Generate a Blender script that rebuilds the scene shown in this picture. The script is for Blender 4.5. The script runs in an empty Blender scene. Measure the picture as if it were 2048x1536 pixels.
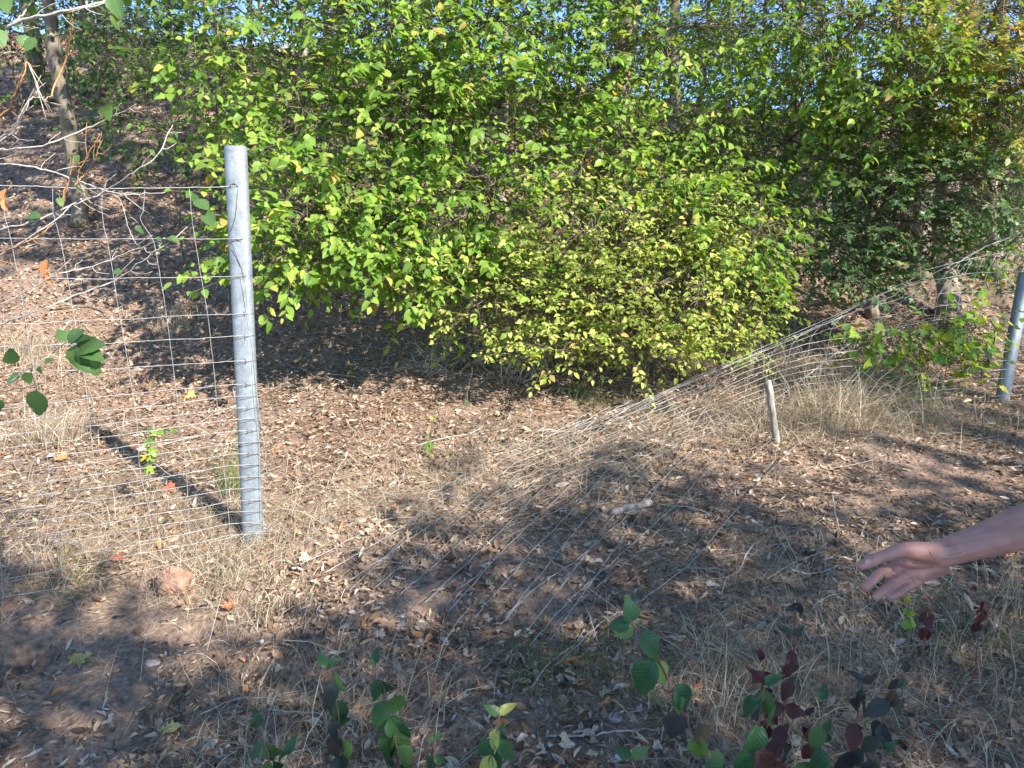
import bpy, math, random
import numpy as np
from mathutils import Vector, Matrix
random.seed(7); rng = np.random.default_rng(11)
sc = bpy.context.scene
COL = sc.collection

# ------------------------------------------------------------------ camera
F = 1500.0; CAMZ = 1.55; PITCH = math.radians(10.0)
cam_d = bpy.data.cameras.new('camera'); cam = bpy.data.objects.new('camera', cam_d); COL.objects.link(cam)
cam_d.sensor_width = 36; cam_d.lens = 36*F/2048; cam_d.clip_start = 0.05; cam_d.clip_end = 2000
cam.location = (0, 0, CAMZ); cam.rotation_euler = (math.radians(90)-PITCH, 0, 0)
sc.camera = cam
# ------------------------------------------------------------------ light
SUN_EL = math.radians(35); SUN_AZ = math.radians(47)       # azimuth: behind the camera, to the right
S = np.array([math.sin(SUN_AZ)*math.cos(SUN_EL), -math.cos(SUN_AZ)*math.cos(SUN_EL), math.sin(SUN_EL)])
w = bpy.data.worlds.new('World'); sc.world = w; w.use_nodes = True
nt = w.node_tree; sky = nt.nodes.new('ShaderNodeTexSky'); sky.sky_type = 'NISHITA'; sky.sun_disc = False
sky.sun_elevation = SUN_EL; sky.sun_rotation = math.pi - SUN_AZ
sky.air_density = 1.0; sky.dust_density = 0.0; sky.ozone_density = 5.0; sky.altitude = 800
nt.links.new(sky.outputs[0], nt.nodes['Background'].inputs[0]); nt.nodes['Background'].inputs[1].default_value = 0.15
sd = bpy.data.lights.new('sun', 'SUN'); sun = bpy.data.objects.new('sun', sd); COL.objects.link(sun)
sd.energy = 5.0; sd.angle = math.radians(0.53); sd.color = (1, 0.93, 0.82)
sun.rotation_euler = Vector(S).to_track_quat('Z', 'Y').to_euler(); sun.location = (3, -6, 9)
sc.view_settings.view_transform = 'Standard'; sc.view_settings.look = 'None'
sc.view_settings.exposure = 1.3; sc.view_settings.gamma = 1; sc.view_settings.use_curve_mapping = False

# ------------------------------------------------------------------ noise / terrain
def vnoise(x, y, s, seed):
    x = np.asarray(x, float)/s; y = np.asarray(y, float)/s
    xi = np.floor(x).astype(np.int64); yi = np.floor(y).astype(np.int64); fx = x-xi; fy = y-yi
    fx = fx*fx*(3-2*fx); fy = fy*fy*(3-2*fy)
    def h(a, b):
        n = (a*374761393 + b*668265263 + seed*974711) & 0x7fffffff
        n = ((n ^ (n >> 13))*1274126177) & 0x7fffffff
        return ((n ^ (n >> 16)) & 0xffff)/65535.0
    return (h(xi, yi)*(1-fx)+h(xi+1, yi)*fx)*(1-fy) + (h(xi, yi+1)*(1-fx)+h(xi+1, yi+1)*fx)*fy - 0.5

PY = [-400, -8, 0.5, 2.0, 2.75, 3.2, 5.0, 5.9, 8, 12, 17.5, 20, 24, 400]
PZ = [-1.0, -0.3, -0.02, 0.0, 0.19, 0.30, 0.55, 0.74, 1.62, 3.45, 5.25, 5.75, 5.9, 5.9]
DIG = []   # (x, y, depth, radius)
def hgt(x, y):
    x = np.asarray(x, float); y = np.asarray(y, float)
    xe = np.clip(x, -9, 9)
    z = np.interp(y - 0.10*np.clip(xe, -4, 4)*np.clip((y-3)/3, 0, 1), PY, PZ)
    k = np.clip((y-6)/12, 0, 1)
    z = z + k*np.clip(-xe, -6, 9)*0.10
    near = np.clip(1-np.abs(y-6)/40, 0, 1)
    z = z + near*(0.22*vnoise(x, y, 2.3, 1)*np.clip((y-3)/3, 0.15, 1) + 0.07*vnoise(x, y, 0.7, 2) + 0.030*vnoise(x, y, 0.22, 3) + 0.012*vnoise(x+.37*y, y-.41*x, 0.11, 4))
    for (dx, dy, dep, r) in DIG:
        z = z - dep*np.exp(-(((x-dx)**2+(y-dy)**2)/r**2)**2)
    return z
cp, sp_ = math.cos(PITCH), math.sin(PITCH)
def ray(px, py):
    a = (px-1024)/F; b = -(py-768)/F
    return np.array([a, cp+b*sp_, -sp_+b*cp])
def at(px, py, Y):
    d = ray(px, py); return np.array([0, 0, CAMZ]) + d*(Y/d[1])
def gnd(px, py, up=0.0, ymax=60):
    d = ray(px, py)
    t = np.arange(1.0, ymax, 0.02)
    P = np.array([0, 0, CAMZ]) + t[:, None]*d
    dif = P[:, 2]-hgt(P[:, 0], P[:, 1])-up
    i = np.argmax(dif < 0)
    if dif[i] >= 0: i = len(t)-1
    return P[i]
def project(P):
    P = np.atleast_2d(P) - np.array([0, 0, CAMZ])
    zc = P[:, 1]*cp - P[:, 2]*sp_; uc = P[:, 1]*sp_ + P[:, 2]*cp
    zc = np.where(zc < 0.05, 0.05, zc)
    return 1024+F*P[:, 0]/zc, 768-F*uc/zc, zc
for (px, py, dep, r) in [(62, 1300, .09, .085), (-10, 1330, .05, .07), (345, 1268, .020, .08), (392, 1262, .030, .055), (396, 1192, .065, .055)]:
    g = gnd(px, py); DIG.append((g[0], g[1], dep, r))
g = gnd(250, 1215); DIG.append((g[0], g[1]-.05, .012, .5))

# ------------------------------------------------------------------ materials
def mat(name):
    m = bpy.data.materials.new(name); m.use_nodes = True
    nt = m.node_tree; return m, nt, nt.nodes['Principled BSDF'], nt.nodes['Material Output']
def N(nt, t, **k):
    n = nt.nodes.new(t)
    for a, b in k.items():
        if a.startswith('i_'): n.inputs[int(a[2:])].default_value = b
        else: setattr(n, a, b)
    return n
def ramp(nt, stops, interp='LINEAR'):
    r = nt.nodes.new('ShaderNodeValToRGB'); cr = r.color_ramp; cr.interpolation = interp
    while len(cr.elements) < len(stops): cr.elements.new(0.5)
    for e, (p, c) in zip(cr.elements, stops): e.position = p; e.color = (*c, 1)
    return r
def leaf_mat(name, stops, trans=0.35, rough=0.42, spots=0.25, spotcol=(.2, .12, .04), tint=(1.25, 1.35, .55), spec=0.45, veins=0.5):
    m, nt, p, out = mat(name); L = nt.links.new
    geo = N(nt, 'ShaderNodeNewGeometry'); oi = N(nt, 'ShaderNodeObjectInfo')
    ad = N(nt, 'ShaderNodeMath', operation='ADD'); fr = N(nt, 'ShaderNodeMath', operation='FRACT')
    L(geo.outputs['Random Per Island'], ad.inputs[0]); L(oi.outputs['Random'], ad.inputs[1]); L(ad.outputs[0], fr.inputs[0])
    r = ramp(nt, stops); L(fr.outputs[0], r.inputs[0])
    uv = N(nt, 'ShaderNodeUVMap'); sep = N(nt, 'ShaderNodeSeparateXYZ'); L(uv.outputs[0], sep.inputs[0])
    ax = N(nt, 'ShaderNodeMath', operation='ABSOLUTE'); L(sep.outputs[0], ax.inputs[0])
    # side veins: lines running from the midrib towards the tip
    sv = N(nt, 'ShaderNodeMath', operation='MULTIPLY_ADD', i_1=-0.75); L(ax.outputs[0], sv.inputs[0]); L(sep.outputs[1], sv.inputs[2])
    fq = N(nt, 'ShaderNodeMath', operation='MULTIPLY', i_1=62.0); L(sv.outputs[0], fq.inputs[0])
    sn = N(nt, 'ShaderNodeMath', operation='SINE'); L(fq.outputs[0], sn.inputs[0])
    mr = N(nt, 'ShaderNodeMapRange', i_1=0.0, i_2=0.02, i_3=1.0, i_4=0.0); L(ax.outputs[0], mr.inputs[0])
    hh = N(nt, 'ShaderNodeMath', operation='MAXIMUM'); sr = N(nt, 'ShaderNodeMapRange', i_1=0.6, i_2=1.0, i_3=0.0, i_4=0.7); L(sn.outputs[0], sr.inputs[0])
    L(sr.outputs[0], hh.inputs[0]); L(mr.outputs[0], hh.inputs[1])
    mx = N(nt, 'ShaderNodeMix', data_type='RGBA'); vm = N(nt, 'ShaderNodeMath', operation='MULTIPLY', i_1=veins*0.45); L(hh.outputs[0], vm.inputs[0]); L(vm.outputs[0], mx.inputs[0])
    lt = N(nt, 'ShaderNodeMix', data_type='RGBA', blend_type='MULTIPLY'); lt.inputs[0].default_value = 1; lt.inputs[7].default_value = (1.7, 1.6, 1.6, 1)
    L(r.outputs[0], lt.inputs[6]); L(r.outputs[0], mx.inputs[6]); L(lt.outputs[2], mx.inputs[7])
    tc = N(nt, 'ShaderNodeTexCoord'); no = N(nt, 'ShaderNodeTexNoise', i_2=90.0, i_3=2.0)
    if hasattr(no, 'noise_dimensions'): no.noise_dimensions = '3D'
    L(geo.outputs['Position'], no.inputs[0])
    sm = N(nt, 'ShaderNodeMapRange', i_1=0.56, i_2=0.72, i_3=0.0, i_4=spots); L(no.outputs[0], sm.inputs[0])
    mx2 = N(nt, 'ShaderNodeMix', data_type='RGBA'); L(sm.outputs[0], mx2.inputs[0]); L(mx.outputs[2], mx2.inputs[6]); mx2.inputs[7].default_value = (*spotcol, 1)
    L(mx2.outputs[2], p.inputs['Base Color']); p.inputs['Roughness'].default_value = rough; p.inputs['Specular IOR Level'].default_value = spec
    bp = N(nt, 'ShaderNodeBump', i_0=0.5, i_1=0.004); L(hh.outputs[0], bp.inputs['Height']); L(bp.outputs[0], p.inputs['Normal'])
    tr = N(nt, 'ShaderNodeBsdfTranslucent'); tm = N(nt, 'ShaderNodeMix', data_type='RGBA', blend_type='MULTIPLY'); tm.inputs[0].default_value = 1; tm.inputs[7].default_value = (*tint, 1)
    L(mx2.outputs[2], tm.inputs[6]); L(tm.outputs[2], tr.inputs[0])
    ms = N(nt, 'ShaderNodeMixShader', i_0=trans); L(p.outputs[0], ms.inputs[1]); L(tr.outputs[0], ms.inputs[2]); L(ms.outputs[0], out.inputs[0])
    return m
M = {}
M['hornbeam'] = leaf_mat('hornbeam_leaf', [(0, (.11, .22, .035)), (.45, (.19, .34, .05)), (.8, (.30, .44, .075)), (.96, (.44, .48, .10)), (1, (.50, .34, .09))], trans=.42)
M['elm'] = leaf_mat('yellowing_leaf', [(0, (.22, .34, .06)), (.4, (.40, .50, .10)), (.75, (.56, .60, .17)), (.93, (.60, .57, .20)), (1, (.50, .33, .11))], spots=.35, trans=.42)
M['maple'] = leaf_mat('maple_leaf', [(0, (.06, .14, .055)), (.6, (.13, .24, .09)), (.9, (.22, .34, .12)), (1, (.36, .40, .10))], rough=.35, veins=.25, spec=.7)
M['young_maple'] = leaf_mat('young_maple_leaf', [(0, (.14, .29, .06)), (.5, (.22, .40, .07)), (.8, (.38, .46, .06)), (1, (.58, .48, .05))], veins=.3, trans=.42)
M['autumn'] = leaf_mat('autumn_leaf', [(0, (.16, .26, .06)), (.4, (.30, .36, .09)), (.7, (.46, .42, .12)), (1, (.54, .30, .10))], veins=.3, trans=.42)
M['canopy'] = leaf_mat('canopy_leaf', [(0, (.08, .10, .04)), (1, (.14, .16, .06))], trans=.3, veins=0, tint=(1.3, 1.2, .8))
M['wood'] = leaf_mat('forest_leaf', [(0, (.045, .10, .025)), (.6, (.085, .165, .035)), (1, (.16, .25, .05))], veins=.2)
M['alder'] = leaf_mat('alder_leaf', [(0, (.075, .16, .05)), (.6, (.11, .22, .07)), (1, (.17, .27, .07))], spots=.5, rough=.38, veins=.8)
M['dogwood'] = leaf_mat('dogwood_leaf', [(0, (.025, .08, .038)), (.6, (.04, .12, .05)), (1, (.075, .15, .045))], spots=.15, rough=.36, veins=.7, trans=.25)
M['dogwood_dark'] = leaf_mat('dark_dogwood_leaf', [(0, (.045, .045, .05)), (.6, (.05, .07, .05)), (1, (.10, .07, .05))], spots=.2, rough=.4, trans=.2, tint=(1.2, 1, .8))
M['dogwood_red'] = leaf_mat('red_dogwood_leaf', [(0, (.07, .025, .03)), (.5, (.13, .035, .035)), (.8, (.08, .05, .04)), (1, (.18, .06, .045))], spots=.2, rough=.4, trans=.25, tint=(1.4, .9, .8))
LIT = [(0, (.08, .052, .036)), (.18, (.20, .13, .088)), (.42, (.37, .255, .175)), (.66, (.54, .405, .285)), (.84, (.70, .585, .45)), (.92, (.26, .175, .125)), (.965, (.56, .28, .13)), (1, (.76, .70, .63))]
M['litter'] = leaf_mat('dead_leaf', LIT, trans=.12, rough=.6, spots=.45, spotcol=(.10, .06, .035), tint=(1.2, .9, .6), veins=.5, spec=.3)
M['litter_yellow'] = leaf_mat('yellow_dead_leaf', [(0, (.58, .40, .12)), (1, (.62, .50, .20))], trans=.2, rough=.6, spots=.5, veins=.5)
M['litter_orange'] = leaf_mat('orange_dead_leaf', [(0, (.50, .20, .08)), (1, (.62, .32, .14))], trans=.2, rough=.6, spots=.5, tint=(1.3, .8, .5), veins=.5)
M['litter_red'] = leaf_mat('red_dead_leaf', [(0, (.38, .09, .06)), (1, (.50, .15, .08))], trans=.2, rough=.6, spots=.5, tint=(1.3, .8, .5), veins=.5)
M['litter_grey'] = leaf_mat('grey_dead_leaf', [(0, (.45, .46, .46)), (1, (.62, .62, .60))], trans=.1, rough=.6, spots=.5, spotcol=(.2, .17, .14), tint=(1, 1, 1), veins=.5)
M['straw'] = leaf_mat('dry_grass', [(0, (.20, .15, .10)), (.45, (.42, .34, .24)), (.8, (.64, .55, .42)), (.93, (.76, .69, .57)), (1, (.30, .28, .17))], trans=.25, rough=.55, spots=.0, tint=(1.1, 1, .7), veins=0)
M['grass'] = leaf_mat('green_grass', [(0, (.06, .12, .03)), (.6, (.13, .20, .06)), (1, (.40, .36, .18))], trans=.3, rough=.5, spots=0, veins=0)

def bark_mat(name, c1, c2, c3, scale=14, moss=0.0):
    m, nt, p, out = mat(name); L = nt.links.new
    tc = N(nt, 'ShaderNodeTexCoord'); mp = N(nt, 'ShaderNodeMapping'); mp.inputs['Scale'].default_value = (1, 1, .25); L(tc.outputs['Object'], mp.inputs[0])
    n1 = N(nt, 'ShaderNodeTexNoise', i_2=scale, i_3=6.0); L(mp.outputs[0], n1.inputs[0])
    r = ramp(nt, [(.3, c1), (.5, c2), (.68, c3)]); L(n1.outputs[0], r.inputs[0])
    n2 = N(nt, 'ShaderNodeTexNoise', i_2=scale*.35, i_3=3.0); L(tc.outputs['Object'], n2.inputs[0])
    mr = N(nt, 'ShaderNodeMapRange', i_1=.5, i_2=.62, i_3=0, i_4=moss); L(n2.outputs[0], mr.inputs[0])
    mx = N(nt, 'ShaderNodeMix', data_type='RGBA'); L(mr.outputs[0], mx.inputs[0]); L(r.outputs[0], mx.inputs[6]); mx.inputs[7].default_value = (.10, .12, .04, 1)
    L(mx.outputs[2], p.inputs['Base Color']); p.inputs['Roughness'].default_value = .85
    b = N(nt, 'ShaderNodeBump', i_0=.7, i_1=.01); L(n1.outputs[0], b.inputs['Height']); L(b.outputs[0], p.inputs['Normal'])
    return m
M['bark'] = bark_mat('grey_bark', (.10, .08, .06), (.20, .165, .125), (.34, .29, .23), 16, .5)
M['bark_pale'] = bark_mat('pale_bark', (.20, .17, .13), (.33, .29, .23), (.48, .43, .36), 18, .2)
M['twig'] = bark_mat('twig_bark', (.08, .06, .04), (.15, .12, .08), (.26, .22, .16), 40)
M['twig_pale'] = bark_mat('pale_twig_bark', (.30, .26, .22), (.44, .39, .34), (.60, .55, .50), 50)
M['twig_orange'] = bark_mat('orange_twig_bark', (.30, .13, .05), (.42, .21, .08), (.50, .28, .13), 50)
M['stem_red'] = bark_mat('red_stem', (.12, .05, .045), (.22, .09, .08), (.30, .17, .14), 60)
M['stake'] = bark_mat('weathered_wood', (.10, .085, .07), (.28, .25, .21), (.50, .47, .42), 30)

# soil
m, nt, p, out = mat('soil'); L = nt.links.new; M['soil'] = m
geo = N(nt, 'ShaderNodeNewGeometry')
n1 = N(nt, 'ShaderNodeTexNoise', i_2=1.1, i_3=5.0); n2 = N(nt, 'ShaderNodeTexNoise', i_2=45.0, i_3=6.0); n3 = N(nt, 'ShaderNodeTexVoronoi', i_2=70.0)
for n in (n1, n2, n3): L(geo.outputs['Position'], n.inputs[0])
r1 = ramp(nt, [(.35, (.23, .15, .11)), (.5, (.29, .205, .155)), (.65, (.20, .15, .115))]); L(n1.outputs[0], r1.inputs[0])
r2 = ramp(nt, [(.3, (.45, .45, .45)), (.55, (1, 1, 1)), (.75, (1.5, 1.45, 1.4))]); L(n2.outputs[0], r2.inputs[0])
mx = N(nt, 'ShaderNodeMix', data_type='RGBA', blend_type='MULTIPLY'); mx.inputs[0].default_value = .9; L(r1.outputs[0], mx.inputs[6]); L(r2.outputs[0], mx.inputs[7])
L(mx.outputs[2], p.inputs['Base Color']); p.inputs['Roughness'].default_value = .95; p.inputs['Specular IOR Level'].default_value = .2
ad = N(nt, 'ShaderNodeMath', operation='ADD'); L(n2.outputs[0], ad.inputs[0]); L(n3.outputs[0], ad.inputs[1])
b = N(nt, 'ShaderNodeBump', i_0=.8, i_1=.006); L(ad.outputs[0], b.inputs['Height']); L(b.outputs[0], p.inputs['Normal'])

# metal
def metal(name, c, rough, metallic=.6, sc_=25.0):
    m, nt, p, out = mat(name); L = nt.links.new
    tc = N(nt, 'ShaderNodeTexCoord'); v = N(nt, 'ShaderNodeTexVoronoi', i_2=sc_*7); n = N(nt, 'ShaderNodeTexNoise', i_2=sc_, i_3=4.0)
    L(tc.outputs['Object'], v.inputs[0]); L(tc.outputs['Object'], n.inputs[0])
    r = ramp(nt, [(.3, tuple(x*.72 for x in c)), (.6, c), (.8, tuple(min(1, x*1.22) for x in c))]); mxx = N(nt, 'ShaderNodeMath', operation='MULTIPLY_ADD', i_1=.35); L(v.outputs['Color'], mxx.inputs[0]); L(n.outputs[0], mxx.inputs[2])
    sub = N(nt, 'ShaderNodeMath', operation='SUBTRACT', i_1=.12); L(mxx.outputs[0], sub.inputs[0]); L(sub.outputs[0], r.inputs[0])
    L(r.outputs[0], p.inputs['Base Color']); p.inputs['Metallic'].default_value = metallic; p.inputs['Roughness'].default_value = rough
    return m
M['zinc'] = metal('galvanised_steel', (.24, .275, .305), .5, .3)
M['wire'] = metal('galvanised_wire', (.42, .42, .42), .5, .4)
M['wire_aged'] = metal('aged_wire', (.17, .18, .19), .5, .4)
M['wire_dark'] = metal('rusty_tie_wire', (.13, .11, .10), .6, .3)
def plain(name, c, rough=.7, sss=0):
    m, nt, p, out = mat(name); L = nt.links.new
    tc = N(nt, 'ShaderNodeTexCoord'); n = N(nt, 'ShaderNodeTexNoise', i_2=30.0, i_3=5.0); L(tc.outputs['Object'], n.inputs[0])
    r = ramp(nt, [(.3, tuple(x*.8 for x in c)), (.7, tuple(min(1, x*1.15) for x in c))]); L(n.outputs[0], r.inputs[0]); L(r.outputs[0], p.inputs['Base Color'])
    p.inputs['Roughness'].default_value = rough
    if sss: p.inputs['Subsurface Weight'].default_value = sss; p.inputs['Subsurface Radius'].default_value = (.012, .004, .002); p.inputs['Subsurface Scale'].default_value = .6
    b = N(nt, 'ShaderNodeBump', i_0=.3, i_1=.002); n2 = N(nt, 'ShaderNodeTexNoise', i_2=220.0, i_3=5.0); L(tc.outputs['Object'], n2.inputs[0]); L(n2.outputs[0], b.inputs['Height']); L(b.outputs[0], p.inputs['Normal'])
    return m
M['white_wall'] = plain('white_render', (.75, .76, .76)); M['roof'] = plain('grey_roof', (.30, .30, .32)); M['glass'] = plain('window_glass', (.10, .22, .32), .1)
M['skin'] = plain('skin', (.45, .235, .195), .5, .2); M['crease_shade'] = plain('fold_shade', (.24, .10, .08), .7); M['vein'] = plain('vein', (.33, .20, .18), .55); M['nail'] = plain('nail', (.52, .32, .29), .35); M['shirt'] = plain('blue_cloth', (.08, .11, .17), .9); M['trousers'] = plain('dark_cloth', (.04, .045, .06), .9); M['hair'] = plain('hair', (.09, .055, .035), .6)
M['stone'] = plain('stone', (.42, .35, .32), .9); M['chalk'] = plain('white_petal', (.75, .76, .74), .7)

# ------------------------------------------------------------------ mesh helpers
def npmesh(name, V, T, UV=None, m=None, smooth=False):
    me = bpy.data.meshes.new(name); V = np.asarray(V, np.float32); T = np.asarray(T, np.int32)
    me.vertices.add(len(V)); me.vertices.foreach_set('co', V.ravel())
    me.loops.add(len(T)*3); me.loops.foreach_set('vertex_index', T.ravel())
    me.polygons.add(len(T)); me.polygons.foreach_set('loop_start', np.arange(0, len(T)*3, 3, dtype=np.int32))
    if smooth: me.polygons.foreach_set('use_smooth', np.ones(len(T), bool))
    if UV is not None:
        u = me.uv_layers.new(name='UVMap'); u.data.foreach_set('uv', np.asarray(UV, np.float32)[T.ravel()].ravel())
    me.update(calc_edges=True)
    if m: me.materials.append(m)
    return me
def link(name, me, parent=None, **props):
    o = bpy.data.objects.new(name, me); COL.objects.link(o)
    if parent is not None: o.parent = parent
    for k, v in props.items(): o[k] = v
    return o
def thing(name, label, cat, loc=(0, 0, 0), group=None):
    o = bpy.data.objects.new(name, None); COL.objects.link(o); o.location = [float(v) for v in loc]; o.empty_display_size = .1
    o['label'] = label; o['category'] = cat
    if group: o['group'] = group
    return o
def off(o):   # offset of a thing's base, children are built in world space minus this
    return np.array(o.location)

def tube(pts, rad, sides=5, cap=True):
    P = np.asarray(pts, float); n = len(P); rad = np.broadcast_to(rad, n)
    T = np.gradient(P, axis=0); T /= np.linalg.norm(T, axis=1)[:, None]+1e-9
    ref = np.array([0, 0, 1.0]) if abs(T[:, 2]).mean() < .8 else np.array([1.0, 0, 0])
    A = np.cross(T, ref); A /= np.linalg.norm(A, axis=1)[:, None]+1e-9; B = np.cross(T, A)
    a = np.arange(sides)*2*math.pi/sides
    V = P[:, None, :] + rad[:, None, None]*(np.cos(a)[None, :, None]*A[:, None, :] + np.sin(a)[None, :, None]*B[:, None, :])
    V = V.reshape(-1, 3); Fc = []
    for i in range(n-1):
        for j in range(sides):
            k = (j+1) % sides; q = i*sides
            Fc += [(q+j, q+k, q+sides+k), (q+j, q+sides+k, q+sides+j)]
    if cap:
        c0 = len(V); V = np.vstack([V, P[:1], P[-1:]])
        for j in range(sides):
            k = (j+1) % sides; Fc += [(c0, k, j), (c0+1, (n-1)*sides+j, (n-1)*sides+k)]
    return V, np.array(Fc, int)
def smooth_path(pts, n, jit=0.0):
    P = np.asarray(pts, float); t = np.linspace(0, len(P)-1, n)
    out = np.zeros((n, 3))
    for a in range(n):
        i = int(min(t[a], len(P)-2)); f = t[a]-i
        p0 = P[max(i-1, 0)]; p1 = P[i]; p2 = P[i+1]; p3 = P[min(i+2, len(P)-1)]
        out[a] = .5*((2*p1)+(-p0+p2)*f+(2*p0-5*p1+4*p2-p3)*f*f+(-p0+3*p1-3*p2+p3)*f**3)
    if jit: out[1:-1] += rng.normal(0, jit, (n-2, 3))
    return out
class Geo:
    def __init__(s): s.V = []; s.T = []; s.n = 0
    def add(s, V, T): s.V.append(V); s.T.append(np.asarray(T)+s.n); s.n += len(V)
    def tube(s, pts, rad, sides=4): s.add(*tube(pts, rad, sides, False))
    def obj(s, name, m, parent=None, smooth=True, **k):
        if not s.V: return None
        V = np.vstack(s.V) - (off(parent) if parent is not None else 0)
        return link(name, npmesh(name, V, np.vstack(s.T), None, m, smooth), parent, **k)

# ------------------------------------------------------------------ leaf templates (base at origin, tip +Y, length 1)
def ovate(st=4, width=.34, fold=.12, droop=.15, serr=0.0, roll=0.0, twist=0.0, peak=.75, wob=0.0, sd=0, pw=1.0):
    r = random.Random(sd); V = []; UV = []; T = []
    ts = np.linspace(0, 1, st+1)
    mid = []; le = []; ri = []
    for i, t in enumerate(ts):
        z = -droop*t*t; V.append((0, t, z)); UV.append((0, t)); mid.append(len(V)-1)
    for s_, lst in ((-1, le), (1, ri)):
        for i, t in enumerate(ts):
            if i == 0 or i == st: lst.append(mid[i]); continue
            wv = width*math.sin(math.pi*t**peak)**pw
            if serr: wv *= 1 + (serr if i % 2 else -serr)
            ang = roll*(wv/width) + r.uniform(-wob, wob)
            x = s_*wv*math.cos(min(ang, 1.5)); z = -droop*t*t + wv*fold + wv*math.sin(ang) + (twist*s_*t*wv) + r.uniform(-wob, wob)*.12
            V.append((x, t+(.03*(i % 2) if serr else 0), z)); UV.append((s_*wv, t)); lst.append(len(V)-1)
    for lst, fl in ((le, 1), (ri, 0)):
        for i in range(st):
            q = [mid[i], mid[i+1], lst[i+1], lst[i]]
            for tri in ((q[0], q[1], q[2]), (q[0], q[2], q[3])):
                if len(set(tri)) == 3: T.append(tri if not fl else tri[::-1])
    return np.array(V), np.array(T)[:, ::-1], np.array(UV)
def curled(sd, st=4, axis=0, nx=3):
    """dead leaf: a blade rolled round its length (axis 0) or cupped"""
    r = random.Random(sd); R = r.uniform(.08, .24); wd = r.uniform(.20, .36); V = []; UV = []; T = []
    bend = r.uniform(-.9, .9); 
    for i in range(st+1):
        t = i/st; wv = wd*max(.12, math.sin(math.pi*min(max(t, .03), .97)**.8))
        for j in range(nx+1):
            u = (j/nx-.5)*2*wv; a = u/R*r.uniform(.8, 1.15)
            a = max(-2.6, min(2.6, a))
            x = R*math.sin(a); z = R*(1-math.cos(a)); y = t
            ca = bend*(t-.5); V.append((x, .5+(y-.5)*math.cos(ca)-z*math.sin(ca), z*math.cos(ca)+abs(y-.5)*math.sin(abs(ca))+r.uniform(-.03, .03))); UV.append((u, t))
    for i in range(st):
        for j in range(nx):
            a = i*(nx+1)+j; T += [(a, a+1, a+nx+2), (a, a+nx+2, a+nx+1)]
    return np.array(V), np.array(T), np.array(UV)
def lobed(pts, fold=.1, wob=.06, sd=0, cy=.42):
    r = random.Random(sd); V = [(0, cy, -.02)]; UV = [(0, cy)]; T = []
    for (x, y) in pts: V.append((x, y, fold*abs(x) + r.uniform(-wob, wob))); UV.append((x, y))
    n = len(pts)
    for i in range(n): T.append((0, 1+i, 1+(i+1) % n))
    return np.array(V), np.array(T), np.array(UV)
def sym(h): return h + [(-x, y) for (x, y) in h[::-1] if abs(x) > 1e-6]
MAPLE = sym([(0, 0), (.10, .06), (.36, .02), (.30, .18), (.56, .34), (.40, .42), (.50, .62), (.30, .56), (.20, .60), (.24, .80), (.10, .78), (0, 1.0)])
FIELD = sym([(0, 0), (.16, .05), (.34, .12), (.24, .30), (.50, .48), (.44, .62), (.22, .52), (.16, .62), (.20, .82), (0, 1.0)])
OAKL = sym([(0, 0), (.06, .12), (.16, .2), (.09, .3), (.24, .42), (.12, .5), (.28, .64), (.16, .7), (.20, .86), (0, 1.0)])
TPL = {}
for i in range(6): TPL['hb%d' % i] = ovate(3, .27+.022*i, .06+.07*(i % 3), .05+.13*(i % 4), roll=.25*(i % 3), wob=.16, sd=i, twist=.25*((i % 3)-1))
for i in range(3): TPL['hs%d' % i] = ovate(10, .31, .12+.05*i, .12+.12*i, serr=.07, sd=i, roll=.1*i)
for i in range(3): TPL['alder%d' % i] = ovate(10, .38, .06+.05*i, .06+.1*i, serr=.05, sd=i, roll=.12*i, pw=.8)
for i in range(3): TPL['dog%d' % i] = ovate(10, .28, .16+.10*i, .26+.18*i, sd=i, peak=.74, pw=1.05, roll=.2*i, wob=.04)
for i in range(3): TPL['mp%d' % i] = lobed(MAPLE, .08+.1*i, .05, i)
for i in range(3): TPL['fm%d' % i] = lobed(FIELD, .05+.12*i, .06, i)
for i in range(2): TPL['far%d' % i] = ovate(2, .36, .12+.1*i, .15+.1*i, sd=i)
for i in range(8): TPL['cu%d' % i] = curled(i, 3)
for i in range(4): TPL['cf%d' % i] = curled(i+20, 2, 0, 2)
for i in range(3): TPL['cq%d' % i] = ovate(2, .22+.05*i, .3+.2*i, .3-.3*i, sd=i, wob=.2)
for i in range(2): TPL['dm%d' % i] = lobed(MAPLE, .25+.3*i, .13, i+5)
for i in range(2): TPL['ok%d' % i] = lobed(OAKL, .4+.4*i, .08, i+9)
TPLM = {}
def tpl_mesh(t, mk):
    if (t, mk) not in TPLM: TPLM[(t, mk)] = npmesh('leaf_blade', *[TPL[t][0], TPL[t][1]], TPL[t][2], M[mk], t[:2] in ('do', 'al', 'cu'))
    return TPLM[(t, mk)]
def frame(d, n):
    d = d/(np.linalg.norm(d)+1e-9); x = np.cross(d, n); x /= np.linalg.norm(x)+1e-9; z = np.cross(x, d)
    return np.stack([x, d, z], 1)
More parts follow.
